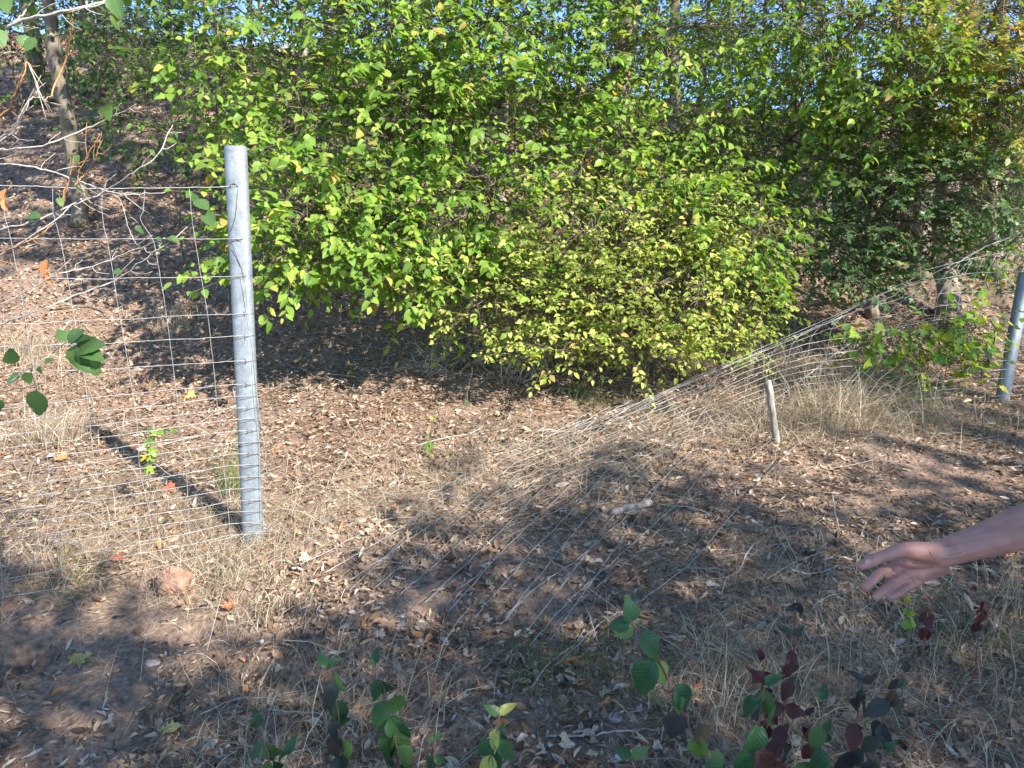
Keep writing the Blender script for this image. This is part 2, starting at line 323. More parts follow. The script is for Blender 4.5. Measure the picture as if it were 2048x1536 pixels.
class Leaves:
    def __init__(s): s.t = []; s.p = []; s.R = []; s.s = []
    def add(s, t, p, d, n, sc_): s.t.append(t); s.p.append(p); s.R.append(frame(d, n)); s.s.append(sc_)
    def build(s, parent, mk, n_parts=300, part='leaf', rest='foliage', smooth=False, minpx=9):
        if not len(s.t): return
        t = np.array(s.t); p = np.array(s.p); R = np.array(s.R); sc_ = np.array(s.s); base = off(parent) if parent is not None else np.zeros(3)
        chosen = np.zeros(len(t), bool)
        if n_parts:
            px, py, zc = project(p); size = sc_*F/zc
            ok = (px > 5) & (px < 2043) & (py > 5) & (py < 1531) & (p[:, 1] > .3) & (size >= minpx)
            idx = np.where(ok)[0]; idx = idx[np.argsort(-size[idx])][:n_parts]; chosen[idx] = True
            for i in idx:
                o = link(part, tpl_mesh(t[i], mk), parent)
                mm = np.eye(4); mm[:3, :3] = R[i]*sc_[i]; mm[:3, 3] = p[i]-base
                o.matrix_local = Matrix(mm.tolist())
        V = []; T = []; U = []; n = 0
        for k in sorted(set(t.tolist())):
            sel = np.where((t == k) & ~chosen)[0]
            if not len(sel): continue
            tv, tt, tu = TPL[k]
            v = np.einsum('nij,vj->nvi', R[sel], tv)*sc_[sel][:, None, None] + (p[sel]-base)[:, None, :]
            V.append(v.reshape(-1, 3)); T.append((tt[None] + (np.arange(len(sel))*len(tv))[:, None, None]).reshape(-1, 3)+n); U.append(np.tile(tu, (len(sel), 1))); n += len(sel)*len(tv)
        if V: return link(rest, npmesh(rest, np.vstack(V), np.vstack(T), np.vstack(U), M[mk], smooth), parent, kind='stuff')
def rv(s=1.0): return rng.normal(0, s, 3)
UP = np.array([0, 0, 1.0])

def spray(lv, tw, p0, d, ln, tset, lsize, step=.036, droop=.25, nlv=None, face=.35):
    """a twig with leaves set alternately along it"""
    d = d/np.linalg.norm(d); n = max(3, int(ln/step)); side = np.cross(d, UP); side /= np.linalg.norm(side)+1e-9
    pts = []; p = p0.copy(); dd = d.copy()
    for i in range(n+1):
        pts.append(p.copy()); dd = dd + np.array([0, 0, -droop/n]) + rv(.06); dd /= np.linalg.norm(dd); p = p + dd*(ln/n)
    pts = np.array(pts)
    tq = pts[[0, len(pts)//2, -1]]; tw.tube(tq, np.linspace(.0022, .0009, 3), 3)
    for i in range(1, n+1):
        if rng.random() < .12: continue
        sd = 1 if i % 2 else -1
        ld = dd*.55 + side*sd*.8 + rv(.22) + np.array([0, 0, -.25])
        if i == n: ld = dd + rv(.15)
        nn = UP*.55 + S*face + rv(.36)
        lv.add(tset[rng.integers(len(tset))], pts[i] + rv(.004), ld, nn, lsize*rng.uniform(.42, 1.15)*(1 if i > 2 else .75))

def grow(name, label, cat, trunk, r0, r1, blobs, mk, tset, lsize, bark='bark', sides=8, group=None, n_parts=300, sprl=(.25, .5), step=.036, extra_trunks=(), face=.9, mult=1.0, rise=0.0, minpx=9, limbf=1.0, rest='foliage', trunkname='trunk', fat=1.0):
    """trunk: list of points; blobs: (centre, radii, sprays)"""
    base = np.array(trunk[0], float); T = thing(name, label, cat, base, group)
    tp = smooth_path(trunk, 5*len(trunk), .012*fat if r0 > .02 else .004); rr = np.linspace(r0, r1, len(tp)); rr[0] *= 1.35
    V, Fc = tube(tp, rr*(1+rng.normal(0, .04, len(tp))), sides); link(trunkname, npmesh(trunkname, V-base, Fc, None, M[bark], True), T)
    tps = [tp]; 
    for (tr, a, b) in extra_trunks:
        q = smooth_path(tr, 4*len(tr), .01); V, Fc = tube(q, np.linspace(a, b, len(q)), 6); link(trunkname, npmesh(trunkname, V-base, Fc, None, M[bark], True), T); tps.append(q)
    allt = np.vstack(tps); tw = Geo(); lv = Leaves(); nb = 0
    for (c, rad, ns) in blobs:
        c = np.array(c, float); rad = np.array(rad, float)
        # limb from the trunk to the blob
        dd = np.linalg.norm((allt-c)*np.array([1, 1, .8]) - np.array([0, 0, -.35*rad[2]]), axis=1); o = allt[np.argmin(dd)]
        lp = smooth_path([o, (o+c)/2 + np.array([0, 0, .10*np.linalg.norm(c-o)]) + rv(.04), c + (c-o)*.25], 8, .01)
        lr = max(.004, min(r0*.4, .02))*limbf
        V, Fc = tube(lp, np.linspace(lr, lr*.3, 8), 5)
        if nb < 60: link('branch', npmesh('branch', V-base, Fc, None, M['twig' if bark == 'bark' else bark], True), T); nb += 1
        lim = [lp]
        for k in range(4):
            a0 = lp[rng.integers(2, 7)]; u = rv(); e_ = c + u/np.linalg.norm(u)*rad*.75; q_ = smooth_path([a0, (a0+e_)/2+rv(.03)+np.array([0, 0, .05]), e_], 7, .006)
            tw.tube(q_, np.linspace(lr*.55, .0022, 7), 4); lim.append(q_[1:])
        lim = np.vstack(lim)
        for k in range(int(ns*mult)):
            u = rv(); u /= np.linalg.norm(u)+1e-9; q = c + u*rad*rng.uniform(.35, 1.0)**.6
            if q[2] < hgt(q[0], q[1])+.05: q[2] = hgt(q[0], q[1])+rng.uniform(.05, .3)
            j = lim[np.argmin(np.linalg.norm(lim-q, axis=1)+.22*rng.random(len(lim)))]
            tw.tube([j, (j+q)/2+rv(.02)+np.array([0, 0, .03]), q], np.linspace(.004, .002, 3), 3)
            out = (q-j)/(np.linalg.norm(q-j)+1e-6)*.6 + u*.5 + rv(.35); out[2] = out[2]*.6+rise; out[1] -= .2
            spray(lv, tw, q, out, rng.uniform(*sprl), tset, lsize, step, face=face)
    tw.obj('twigs', M['twig' if bark != 'twig_pale' else bark], T, kind='stuff')
    lv.build(T, mk, n_parts, rest=rest, minpx=minpx)
    return T

HB = ['hb0', 'hb1', 'hb2', 'hb3', 'hb4', 'hb5']; HS = ['hs0', 'hs1', 'hs2']; FM = ['fm0', 'fm1', 'fm2']; MPL = ['mp0', 'mp1', 'mp2']; FAR = ['far0', 'far1']; DOG = ['dog0', 'dog1', 'dog2']; ALD = ['alder0', 'alder1', 'alder2']
CU = ['cu%d' % i for i in range(8)]; CF = ['cf%d' % i for i in range(4)]

# ------------------------------------------------------------------ ground
def graded(a, b, fine, g, lim):
    mid = list(np.arange(a, b, fine)); lo = []; hi = []; s = fine; x = a
    while x > -lim: s *= g; x -= s; lo.append(x)
    s = fine; x = mid[-1]
    while x < lim: s *= g; x += s; hi.append(x)
    return np.array(lo[::-1]+mid+hi)
xs = graded(-3.0, 3.6, .040, 1.08, 500); ys = graded(1.4, 5.0, .040, 1.04, 500)
X, Y = np.meshgrid(xs, ys); Z = hgt(X, Y); V = np.stack([X, Y, Z], -1).reshape(-1, 3); nx = len(xs); ny = len(ys)
ii, jj = np.meshgrid(np.arange(nx-1), np.arange(ny-1)); a = (jj*nx+ii).ravel()
T = np.vstack([np.stack([a, a+1, a+nx+1], 1), np.stack([a, a+nx+1, a+nx], 1)])
link('ground', npmesh('ground', V, T, None, M['soil'], True), None, kind='structure')

# ------------------------------------------------------------------ shade: y of a point followed along the sun's rays to z = 0
def sproj(P):
    P = np.atleast_2d(P); k = P[:, 2]/S[2]; return P[:, 0]-S[0]*k, P[:, 1]-S[1]*k

# ------------------------------------------------------------------ leaf litter
def soil_mask(x, y):      # 1 = bare red soil
    s = np.zeros(len(x))
    for (px, py, r) in [(60, 1290, .33), (260, 1230, .26), (-60, 1250, .4), (180, 1330, .25), (420, 1270, .2), (230, 1390, .18), (1090, 1210, .16), (860, 1200, .12), (1900, 960, .3), (1550, 1130, .15), (1750, 1020, .15)]:
        g = gnd(px, py); s = np.maximum(s, np.exp(-(((x-g[0])**2+(y-g[1])**2)/(r*r))))
    return s
def vframe(d, n):
    d = d/(np.linalg.norm(d, axis=1)[:, None]+1e-9); x = np.cross(d, n); x /= np.linalg.norm(x, axis=1)[:, None]+1e-9
    return np.stack([x, d, np.cross(x, d)], 2)
lit = Leaves(); parts_ = []
def scatter(y0, y1, dens, tset, smin, smax, wob=.5, lift=.02):
    area = .74*(y1**2-y0**2) + .8*(y1-y0); n = int(area*dens)
    y = np.sqrt(rng.uniform(y0**2, y1**2, n)); x = rng.uniform(-1, 1, n)*(.74*y+.4)
    sm = soil_mask(x, y); pat = vnoise(x, y, .35, 31)+vnoise(x, y, .12, 32)*.7+.5
    keep = rng.random(n) > np.clip(sm*1.15, 0, .93); keep &= rng.random(n) < .45+.9*pat; x = x[keep]; y = y[keep]; n = len(x)
    z = hgt(x, y); e = .04; gx = (hgt(x+e, y)-z)/e; gy = (hgt(x, y+e)-z)/e
    nn = np.stack([-gx, -gy, np.ones(n)], 1)+rng.normal(0, wob, (n, 3)); nn[:, 2] = np.abs(nn[:, 2])*np.where(rng.random(n) < .7, 1, -1)
    d = rng.normal(0, 1, (n, 3)); d[:, 2] = .25*d[:, 2] + gx*d[:, 0]+gy*d[:, 1]
    sc_ = (smin+(smax-smin)*rng.random(n)**1.5)*np.where(rng.random(n) < .95, 1, 1.5)
    P = np.stack([x, y, z+rng.uniform(.001, lift, n)], 1); parts_.append((np.array(tset)[rng.integers(0, len(tset), n)], P, vframe(d, nn), sc_))
scatter(1.2, 3.4, 900, CU+CU+['dm0', 'dm1', 'ok0', 'ok1'], .022, .058)
scatter(1.2, 3.4, 2900, CF, .012, .036, .6, .014)
scatter(3.4, 6.5, 2100, CF, .016, .050)
scatter(6.5, 11, 850, ['cq0', 'cq1', 'cq2', 'cf0'], .026, .062)
scatter(11, 21, 170, ['cq0', 'cq1', 'cq2'], .05, .10)
lit.t = np.concatenate([q[0] for q in parts_]); lit.p = np.vstack([q[1] for q in parts_]); lit.R = np.concatenate([q[2] for q in parts_]); lit.s = np.concatenate([q[3] for q in parts_])
# the leaves that show largest are objects of their own
px, py, zc = project(lit.p); size = lit.s*F/zc
vis = (px > 20) & (px < 2028) & (py > 20) & (py < 1516); idx = np.where(vis)[0]; idx = idx[np.argsort(-size[idx])][:270]
for i in idx:
    q = rng.random(); mk = 'litter' if q < .86 else ('litter_grey' if q < .94 else 'litter_orange')
    where = 'beside the lower left bare soil' if px[i] < 420 else 'among the green seedlings bottom left of centre' if px[i] < 1080 else 'round the tall leaning dogwood seedling' if px[i] < 1450 else 'among the red dogwood seedlings' if px[i] < 1800 else 'in the dry grass at the lower right corner'
    colr = {'litter': 'brown curled', 'litter_grey': 'bleached grey', 'litter_orange': 'orange'}[mk]
    o = link('fallen_leaf', tpl_mesh(str(lit.t[i]), mk), None, label=colr+' dead leaf '+where, category='leaf', group=colr+' dead leaves '+where)
    mm = np.eye(4); mm[:3, :3] = lit.R[i]*lit.s[i]; mm[:3, 3] = lit.p[i]; o.matrix_world = Matrix(mm.tolist())
sel = np.setdiff1d(np.arange(len(lit.t)), idx)
l2 = Leaves(); l2.t = lit.t[sel]; l2.p = lit.p[sel]; l2.R = lit.R[sel]; l2.s = lit.s[sel]
ll = l2.build(None, 'litter', 0, rest='leaf_litter'); ll['label'] = 'brown and tan dead leaves covering the woodland floor and slope'; ll['category'] = 'leaf litter'
# crumbs and grit on the bare soil
n = 60000; y = np.sqrt(rng.uniform(1.3**2, 5.5**2, n)); x = rng.uniform(-1, 1, n)*(.74*y+.3); k = rng.random(n) < np.clip(soil_mask(x, y)*.9+.05, 0, 1); x = x[k]; y = y[k]; n = len(x)
oc = np.array([(1, 0, 0), (0, 1, 0), (-1, 0, 0), (0, -1, 0), (0, 0, 1), (0, 0, -1.0)]); ot = np.array([(0, 1, 4), (1, 2, 4), (2, 3, 4), (3, 0, 4), (1, 0, 5), (2, 1, 5), (3, 2, 5), (0, 3, 5)])
r_ = .0018+.0085*rng.random(n)**5; z = hgt(x, y)+r_*.3
V = (oc[None]*rng.uniform(.55, 1.2, (n, 6, 1)))*r_[:, None, None]; a = rng.uniform(0, 6.3, n); ca, sa = np.cos(a)[:, None], np.sin(a)[:, None]
V = np.stack([V[..., 0]*ca-V[..., 1]*sa, V[..., 0]*sa+V[..., 1]*ca, V[..., 2]*.75], -1)+np.stack([x, y, z], 1)[:, None, :]
T = (ot[None]+(np.arange(n)*6)[:, None, None]).reshape(-1, 3)
o = link('soil_crumbs', npmesh('soil_crumbs', V.reshape(-1, 3), T, None, M['soil']), None, kind='stuff', label='crumbs and grit scattered on the bare reddish soil', category='soil crumbs')
# single leaves one can point at
for (px, py, s_, t_, mk, lb) in [
    (165, 1316, .075, 'dm0', 'litter_yellow', 'yellow and green fallen maple leaf on bare soil at lower left'),
    (372, 1208, .075, 'dm1', 'litter_orange', 'orange curled leaf just below the round clod of earth'),
    (135, 1118, .06, 'dm0', 'litter_yellow', 'yellow leaf standing on edge above the bare soil bank at left'),
    (252, 1128, .065, 'cu2', 'litter_red', 'reddish folded leaf on the sunlit bank left of the post'),
    (470, 1228, .065, 'dm1', 'litter_orange', 'orange leaf in sun just below the big post'),
    (372, 795, .09, 'dm0', 'litter_yellow', 'yellow leaf on the sunlit litter behind the fence mesh'),
    (135, 925, .08, 'dm1', 'litter_orange', 'orange leaf under the dry grass clump at far left'),
    (352, 985, .08, 'dm0', 'litter_red', 'dark red maple leaf behind the lower fence wires'),
    (315, 1470, .085, 'ok0', 'litter_yellow', 'ragged tan oak leaf in the dark bottom left foreground'),
    (440, 1118-10, .05, 'cu4', 'litter_orange', 'small rusty leaf against the left side of the post foot'),
    (528, 1065, .075, 'cu1', 'litter_grey', 'crumpled silvery grey leaf at the right of the post foot'),
    (650, 1055, .06, 'cu5', 'litter_grey', 'pale grey crumpled leaf right of the post under the fallen wires'),
    (1052, 1138, .06, 'ok1', 'litter_grey', 'white lobed leaf lying under the fallen wires in the middle'),
    (1205, 1020+110, .045, 'cu0', 'litter_grey', 'small bleached leaf below the short log'),
    (1440, 1180, .06, 'ok0', 'litter_grey', 'pale lobed leaf on the ground left of the reaching hand'),
    (950, 1305, .05, 'cu3', 'litter_grey', 'small white leaf fragment in the shaded lower middle'),
    (845, 1365, .055, 'cu6', 'litter_orange', 'light orange leaf standing between the green seedlings'),
    (615, 1372, .05, 'dm0', 'litter_orange', 'pinkish orange leaf just left of the middle seedling'),
    (1205, 850+30, .05, 'cu2', 'litter_orange', 'orange leaf under the converging wires in the middle')]:
    g = gnd(px, py); o = link('fallen_leaf', tpl_mesh(t_, mk), None, label=lb, category='leaf')
    mm = np.eye(4); mm[:3, :3] = frame(rv()*np.array([1, .4, .3]), np.array([0, -.45, .8])+rv(.15))*s_; mm[:3, 3] = g+np.array([0, 0, .02]); o.matrix_world = Matrix(mm.tolist())

# ------------------------------------------------------------------ dry grass
def blades(G, base, n, h, spread, lean=.5, flat=.0, wd=.0016, down=None):
    for k in range(n):
        b0 = base + np.array([rng.normal(0, spread), rng.normal(0, spread), 0]); b0[2] = hgt(b0[0], b0[1])
        a = rng.uniform(0, 2*math.pi); L_ = h*rng.uniform(.45, 1.15); out = np.array([math.cos(a), math.sin(a), 0])*rng.uniform(.1, 1)*lean
        if down is not None: out = out + np.array(down)
        d = UP*(1-flat)+out+rv(.08); p = b0.copy(); pts = [p]
        for s_ in range(3):
            d = d/np.linalg.norm(d); p = p+d*L_/3; d = d+out*.45+np.array([0, 0, -.30])+rv(.07)
            g_ = hgt(p[0], p[1])
            if p[2] < g_+.004: p = p.copy(); p[2] = g_+rng.uniform(.004, .02)
            pts.append(p)
        pts = np.array(pts); sd = np.cross(d, np.array([0, 1, .2])+rv(.3)); sd /= np.linalg.norm(sd)+1e-9
        wv = wd*np.array([1, .9, .6, .12])[:, None]; Vv = np.vstack([pts-sd*wv, pts+sd*wv])
        G.add(Vv, [(0, 1, 5), (0, 5, 4), (1, 2, 6), (1, 6, 5), (2, 3, 7), (2, 7, 6)])
def tuft(px, py, n, h, spread, label, mk='straw', **k):
    b_ = gnd(px, py); T = thing('grass_tuft', label, 'grass tuft', b_)
    G = Geo(); blades(G, b_, n, h, spread, **k); V = np.vstack(G.V)-b_
    link('blades', npmesh('blades', V, np.vstack(G.T), np.zeros((len(V), 2)), M[mk]), T, kind='stuff')
tuft(110, 885, 420, .26, .13, 'large straw-coloured grass clump behind the fence mesh at far left', lean=.7, wd=.0018)
tuft(70, 720, 300, .25, .16, 'pale dry grass clump uphill at the left edge', lean=.7, wd=.002)
tuft(345, 655, 220, .22, .10, 'small dry grass clump above the third fence wire left of the post', lean=.6, wd=.002)
tuft(470, 985, 90, .32, .05, 'greenish grass tuft at the left side of the post', 'grass', lean=.5, wd=.0017)
tuft(60, 1140, 160, .16, .12, 'dry grass tuft on the sunlit bank at the left edge', lean=.7)
tuft(150, 1165, 130, .09, .07, 'short green-brown grass on the bare bank left of the clod', 'grass', lean=.7)
tuft(450, 1160, 320, .10, .08, 'matted dry grass on the bank right of the clod of earth', lean=.8)
tuft(545, 1235, 260, .10, .10, 'rounded matted grass cushion below the post', lean=.9)
tuft(1680, 835, 420, .40, .15, 'tall straw-coloured grass clump right of the wooden stake', lean=1.05, wd=.002)
tuft(1790, 830, 260, .38, .18, 'bleached dry grass clump under the young maple leaves', lean=1.05, wd=.002)
tuft(1640, 850, 420, .36, .13, 'pale feathery grass clump just right of the stake foot', lean=1.0, wd=.002)
tuft(1755, 790, 420, .46, .12, 'tallest bleached grass clump under the wires at right', lean=.8, wd=.002)
tuft(1600, 770, 320, .36, .15, 'pale grass clump behind the stake', lean=1.0, wd=.002)
tuft(1560, 850, 260, .26, .16, 'thin dry grass around the wooden stake', lean=1.05, wd=.0018)
tuft(1480, 800, 120, .22, .2, 'dry grass at the foot of the yellowing bush', lean=1.15, wd=.0018)
tuft(1900, 850, 130, .24, .2, 'dry grass in front of the far steel post', lean=1.15, wd=.0018)
tuft(1500, 690, 240, .32, .22, 'dry grass in the gap right of the yellowing bush', lean=.6, wd=.002)
tuft(1290, 1345, 190, .12, .14, 'greenish low grass behind the tall dogwood seedling', 'grass', lean=.8)
tuft(1100, 1345, 240, .10, .09, 'low green grass patch in the shaded lower middle', 'grass', lean=.8)
tuft(1930, 1260, 260, .10, .14, 'short green grass below the red-leaved seedling at right', 'grass', lean=.8)
tuft(1490, 1400, 300, .24, .16, 'straw grass behind the red dogwood seedlings', lean=.8)
tuft(1900, 1400, 420, .20, .3, 'grey dry grass at the lower right corner', lean=.9)
tuft(2020, 1230, 60, .26, .05, 'upright pale dry stalks at the right edge', lean=.25)
tuft(560, 1500, 220, .22, .18, 'dry grass around the bottom left seedling', lean=.9)
tuft(760, 1440, 160, .26, .14, 'crossing straw stems between the seedlings', lean=1.0)
tuft(1180, 800, 160, .12, .1, 'small green grass tuft beneath the yellowing bush', 'grass', lean=.7)
def strands(n, y0, y1, lmin, lmax, up, wd, centre=None, rad=None):
    if centre is None: y = np.sqrt(rng.uniform(y0**2, y1**2, n)); x = rng.uniform(-1, 1, n)*(.74*y+.3); k = rng.random(n) < .45+1.3*vnoise(x, y, .7, 77)+.4*vnoise(x, y, .25, 78); k &= rng.random(n) > soil_mask(x, y)*.8; x = x[k]; y = y[k]
    else: x = centre[0]+rng.normal(0, rad, n); y = centre[1]+rng.normal(0, rad*.8, n)
    n = len(x); a = rng.uniform(0, 2*math.pi, n); L_ = rng.uniform(lmin, lmax, n); u = rng.uniform(0, up, n); dx = np.cos(a); dy = np.sin(a); P = []
    for f in (0, .4, .75, 1.0):
        qx = x+dx*L_*f*np.sqrt(1-np.minimum(u, .9)**2*.8)+rng.normal(0, .006, n); qy = y+dy*L_*f*np.sqrt(1-np.minimum(u, .9)**2*.8)+rng.normal(0, .006, n)
        g_ = hgt(qx, qy); P.append(np.stack([qx, qy, g_+.004+rng.uniform(0, .012, n)+L_*u*(f-.42*f*f*f)*1.1], 1))
    sd = np.stack([-dy, dx, rng.normal(0, .6, n)], 1); sd /= np.linalg.norm(sd, axis=1)[:, None]; wv = wd*(.6+.22*y)*rng.uniform(.6, 1.3, n)
    V = np.stack([P[i]+sgn*sd*(wv*(1, .9, .6, .1)[i])[:, None] for sgn in (-1, 1) for i in range(4)], 1)
    T = np.array([(0, 1, 5), (0, 5, 4), (1, 2, 6), (1, 6, 5), (2, 3, 7), (2, 7, 6)])[None]+(np.arange(n)*8)[:, None, None]
    return V.reshape(-1, 3), T.reshape(-1, 3)
G = Geo(); G.add(*strands(9000, 1.3, 4.0, .04, .20, .45, .00055)); G.add(*strands(14000, 4.0, 8.5, .06, .24, .6, .0006))
for (px_, py_, r_, n_, u_) in [(560, 1060, .25, 700, .8), (470, 1120, .2, 600, .7), (760, 1000, .4, 1000, .6), (950, 960, .45, 1100, .6), (1200, 930, .4, 1000, .6), (1420, 850, .35, 900, .9), (1560, 870, .2, 800, .9), (1720, 830, .3, 1100, 1.0), (1850, 850, .3, 800, .9), (300, 1080, .35, 900, .7), (90, 1080, .3, 700, .7), (250, 960, .35, 700, .7), (130, 760, .4, 700, .9), (950, 700, .45, 900, .9), (1330, 740, .4, 900, 1.0), (1500, 700, .3, 700, 1.1), (1500, 1420, .2, 700, .8), (1800, 1400, .3, 1100, .7), (620, 1460, .25, 500, .8), (1500, 1150, .3, 600, .5)]:
    g_ = gnd(px_, py_); G.add(*strands(int(n_*1.3), 0, 0, .07, .30, u_, .00055, g_, r_))
V = np.vstack(G.V); o = link('dry_grass', npmesh('dry_grass', V, np.vstack(G.T), np.zeros((len(V), 2)), M['straw']), None, kind='stuff', label='thin bleached grass stems strewn over the leaf litter', category='grass')
# fallen twigs on the floor
G = Geo()
for i in range(420):
    y_ = math.sqrt(random.uniform(1.5, 120)); x_ = random.uniform(-1, 1)*(.72*y_+.2); a = random.uniform(0, 6.3); l_ = random.uniform(.05, .35)*(1+y_*.08)
    pts = np.array([[x_+math.cos(a)*l_*t_, y_+math.sin(a)*l_*t_, 0] for t_ in np.linspace(-.5, .5, 5)]); pts[:, :2] += rng.normal(0, .008, (5, 2)); pts[:, 2] = hgt(pts[:, 0], pts[:, 1]) + rng.uniform(.01, .035, 5)
    G.tube(pts, np.linspace(1, .5, 5)*random.uniform(.0012, .004), 4)
o = G.obj('fallen_twigs', M['twig_pale'], None, kind='stuff'); o['label'] = 'thin dead twigs scattered over the woodland floor'; o['category'] = 'twigs'

# ------------------------------------------------------------------ posts
def rounded_post(name, label, base, top, wx, wy, rc, rotz):
    base = np.array(base); top = np.array(top); T = thing(name, label, 'fence post', base)
    prof = []
    for (cx, cy, a0) in [(wx/2-rc, wy/2-rc, 0), (-wx/2+rc, wy/2-rc, 90), (-wx/2+rc, -wy/2+rc, 180), (wx/2-rc, -wy/2+rc, 270)]:
        for k in range(5): a = math.radians(a0+k*22.5); prof.append((cx+rc*math.cos(a), cy+rc*math.sin(a)))
    c, s_ = math.cos(rotz), math.sin(rotz); prof = [(x*c-y*s_, x*s_+y*c) for x, y in prof]; n = len(prof)
    lo = base - (top-base)*.12; V = []; T_ = []
    lv = [(lo, 1), (top-(top-lo)*.0035, 1), (top, .95)]
    for (q, k) in lv: V += [(q[0]+x*k-base[0], q[1]+y*k-base[1], q[2]-base[2]) for x, y in prof]
    for i in range(len(lv)-1):
        for j in range(n): k = (j+1) % n; a = i*n; T_ += [(a+j, a+k, a+n+k), (a+j, a+n+k, a+n+j)]
    me = npmesh('shaft', V, T_, None, M['zinc'], True); link('shaft', me, T)
    q = top-base; Vc = [(x*.95+q[0], y*.95+q[1], q[2]+.0006) for x, y in prof]+[tuple(q+np.array([0, 0, .001]))]
    link('cap', npmesh('cap', Vc, [(n, j, (j+1) % n) for j in range(n)], None, M['zinc']), T)
    return T
pb = gnd(507, 1082); YP = pb[1]; 
pt = at(471, 293, YP)
POST = rounded_post('steel_post', 'tall galvanised steel fence post standing left of the fence gap', pb, pt, .088, .062, .026, math.radians(14))
# bolt stub on the post
b_ = at(481, 893, YP-.034); G = Geo(); G.tube([b_-off(POST)+np.array([0, .012, 0]), b_-off(POST)+np.array([-.002, -.012, .003])], .005, 8); 
V = np.vstack(G.V); link('bolt', npmesh('bolt', V, np.vstack(G.T), None, M['wire_dark']), POST)
rb = gnd(2004, 800); YR = rb[1]; rt = at(2052, 545, YR)
POST2 = rounded_post('steel_post', 'leaning galvanised steel post at the right edge behind maple leaves', rb, rt, .095, .075, .035, math.radians(30))
# wooden stake
sb = gnd(1552, 888); st = at(1534, 762, sb[1]-.02)
pts = smooth_path([sb-(st-sb)*.1, (sb+st)/2+np.array([.006, 0, 0]), st], 9, .002)
V, T = tube(pts, np.array([1, 1.05, .95, 1.0, .9, 1.05, .95, 1.02, .88])*.021, 7); V = V*1.0
V[:, 0] += rng.normal(0, .0016, len(V)); o = link('stake', npmesh('stake', V-sb, T, None, M['stake']), None, label='short weathered wooden stake standing in dry grass under the sagging wires', category='stake'); o.location = sb
# ------------------------------------------------------------------ fence, standing panel
fenceL = thing('wire_fence', 'standing wire mesh fence panel stretching left from the tall steel post', 'fence', pb)
A = at(472, 700, YP-.052)[:2]; B = at(0, 700, YP-.46)[:2]
def onplane(px, py):
    d = ray(px, py); ab = B-A; n = np.array([-ab[1], ab[0]]); k = (A@n)/(d[:2]@n); return np.array([0, 0, CAMZ])+d*k
rows = [(371, 378, 372), (476, 479, 477), (560, 557, 552), (648, 640, 628), (693, 686, 672), (745, 739, 722), (818, 793, 769), (845, 822, 793), (872, 848, 816), (898, 873, 839), (925, 898, 862), (950, 923, 886), (975, 948, 908), (1003, 973, 931), (1030, 998, 955), (1056, 1022, 978), (1083, 1048, 1002), (1108, 1073, 1024), (1135, 1098, 1047), (1160, 1123, 1070), (1195, 1160, 1095)]
WR = .0012
def wirepart(parent, pts, r=WR, name='wire', mk='wire', n=None, jit=.0006):
    P = smooth_path(pts, n or max(6, 5*len(pts)), jit); V, T = tube(P, r, 4 if r < .0017 else 6); link(name, npmesh(name, V-off(parent), T, None, M[mk], True), parent)
for i, (y0, y1, y2) in enumerate(rows):
    ext = 545 if i > 10 else 520 if i > 8 else 494
    yl = y0+(y0-y1)*.9
    pts = [onplane(-190, yl), onplane(0, y0)] + [onplane(x, np.interp(x, [0, 205, 472], [y0, y1, y2])+random.uniform(-1.5, 1.5)) for x in (70, 140, 205, 270, 335, 400)] + [onplane(455, y2+1), onplane(472, y2)]
    pts += [onplane(497, y2-1)+np.array([0, .004, 0])]
    if i > 8: pts += [onplane(ext, y2-4+random.uniform(-5, 3))+np.array([0, -.02, 0])]
    pts = [np.array([q[0], q[1], max(q[2], hgt(q[0], q[1])+.01)]) for q in pts]
    wirepart(fenceL, pts, WR*(1.25 if i == 0 else 1))
verts = [[(-85, 372), (-60, 600), (-30, 850), (0, 1110), (8, 1200)], [(-2, 372), (12, 440), (27, 500), (56, 665), (80, 800), (100, 950), (122, 1100), (128, 1160)], [(106, 377), (108, 430), (126, 500), (147, 623), (168, 740), (187, 905), (205, 1020), (220, 1120)], [(205, 378), (206, 440), (219, 500), (236, 610), (253, 705), (275, 850), (281, 941), (300, 1030), (308, 1100)], [(290, 380), (287, 420), (282, 442), (307, 482), (320, 550), (333, 627), (350, 760), (360, 850), (372, 930), (380, 1090)], [(379, 377), (385, 440), (397, 520), (417, 640), (430, 760), (440, 860), (450, 950), (462, 1080)], [(482, 555), (500, 680), (507, 790), (518, 880), (520, 960), (522, 1050)], [(490, 560), (505, 700), (516, 800), (530, 900), (534, 950)]]
for v in verts: wirepart(fenceL, [onplane(x, y)+np.array([0, -.002, 0]) for x, y in v], WR*.95, 'stay_wire')
wirepart(fenceL, [onplane(477, 358), onplane(476, 372), onplane(472, 420), onplane(468, 445), onplane(461, 463)], .0016, 'tie_wire', 'wire_dark')
wirepart(fenceL, [onplane(478, 372), onplane(485, 378), onplane(491, 389)], .0015, 'tie_wire', 'wire_dark')
wirepart(fenceL, [onplane(460, 371), onplane(468, 367), onplane(476, 374)], .0026, 'tie_wire', 'wire_dark')
wirepart(fenceL, [onplane(462, 485), onplane(470, 505), onplane(480, 530), onplane(487, 552)], .0016, 'tie_wire', 'wire_dark')
wirepart(fenceL, [onplane(462, 482), onplane(473, 480), onplane(485, 484)], .0013, 'tie_wire', 'wire_dark')
for (y0, y1, y2) in rows[1:]:
    xl = 451+(y2-300)*.042; wirepart(fenceL, [onplane(xl-1, y2+1.5)+np.array([0, .006, 0]), onplane(xl+9, y2+1.5)+np.array([0, -.003, 0]), onplane(xl+28, y2+.5)+np.array([0, -.004, 0]), onplane(xl+42, y2-1)+np.array([0, .004, 0])], .0014, 'wire_wrap', 'wire_aged', 8, 0)
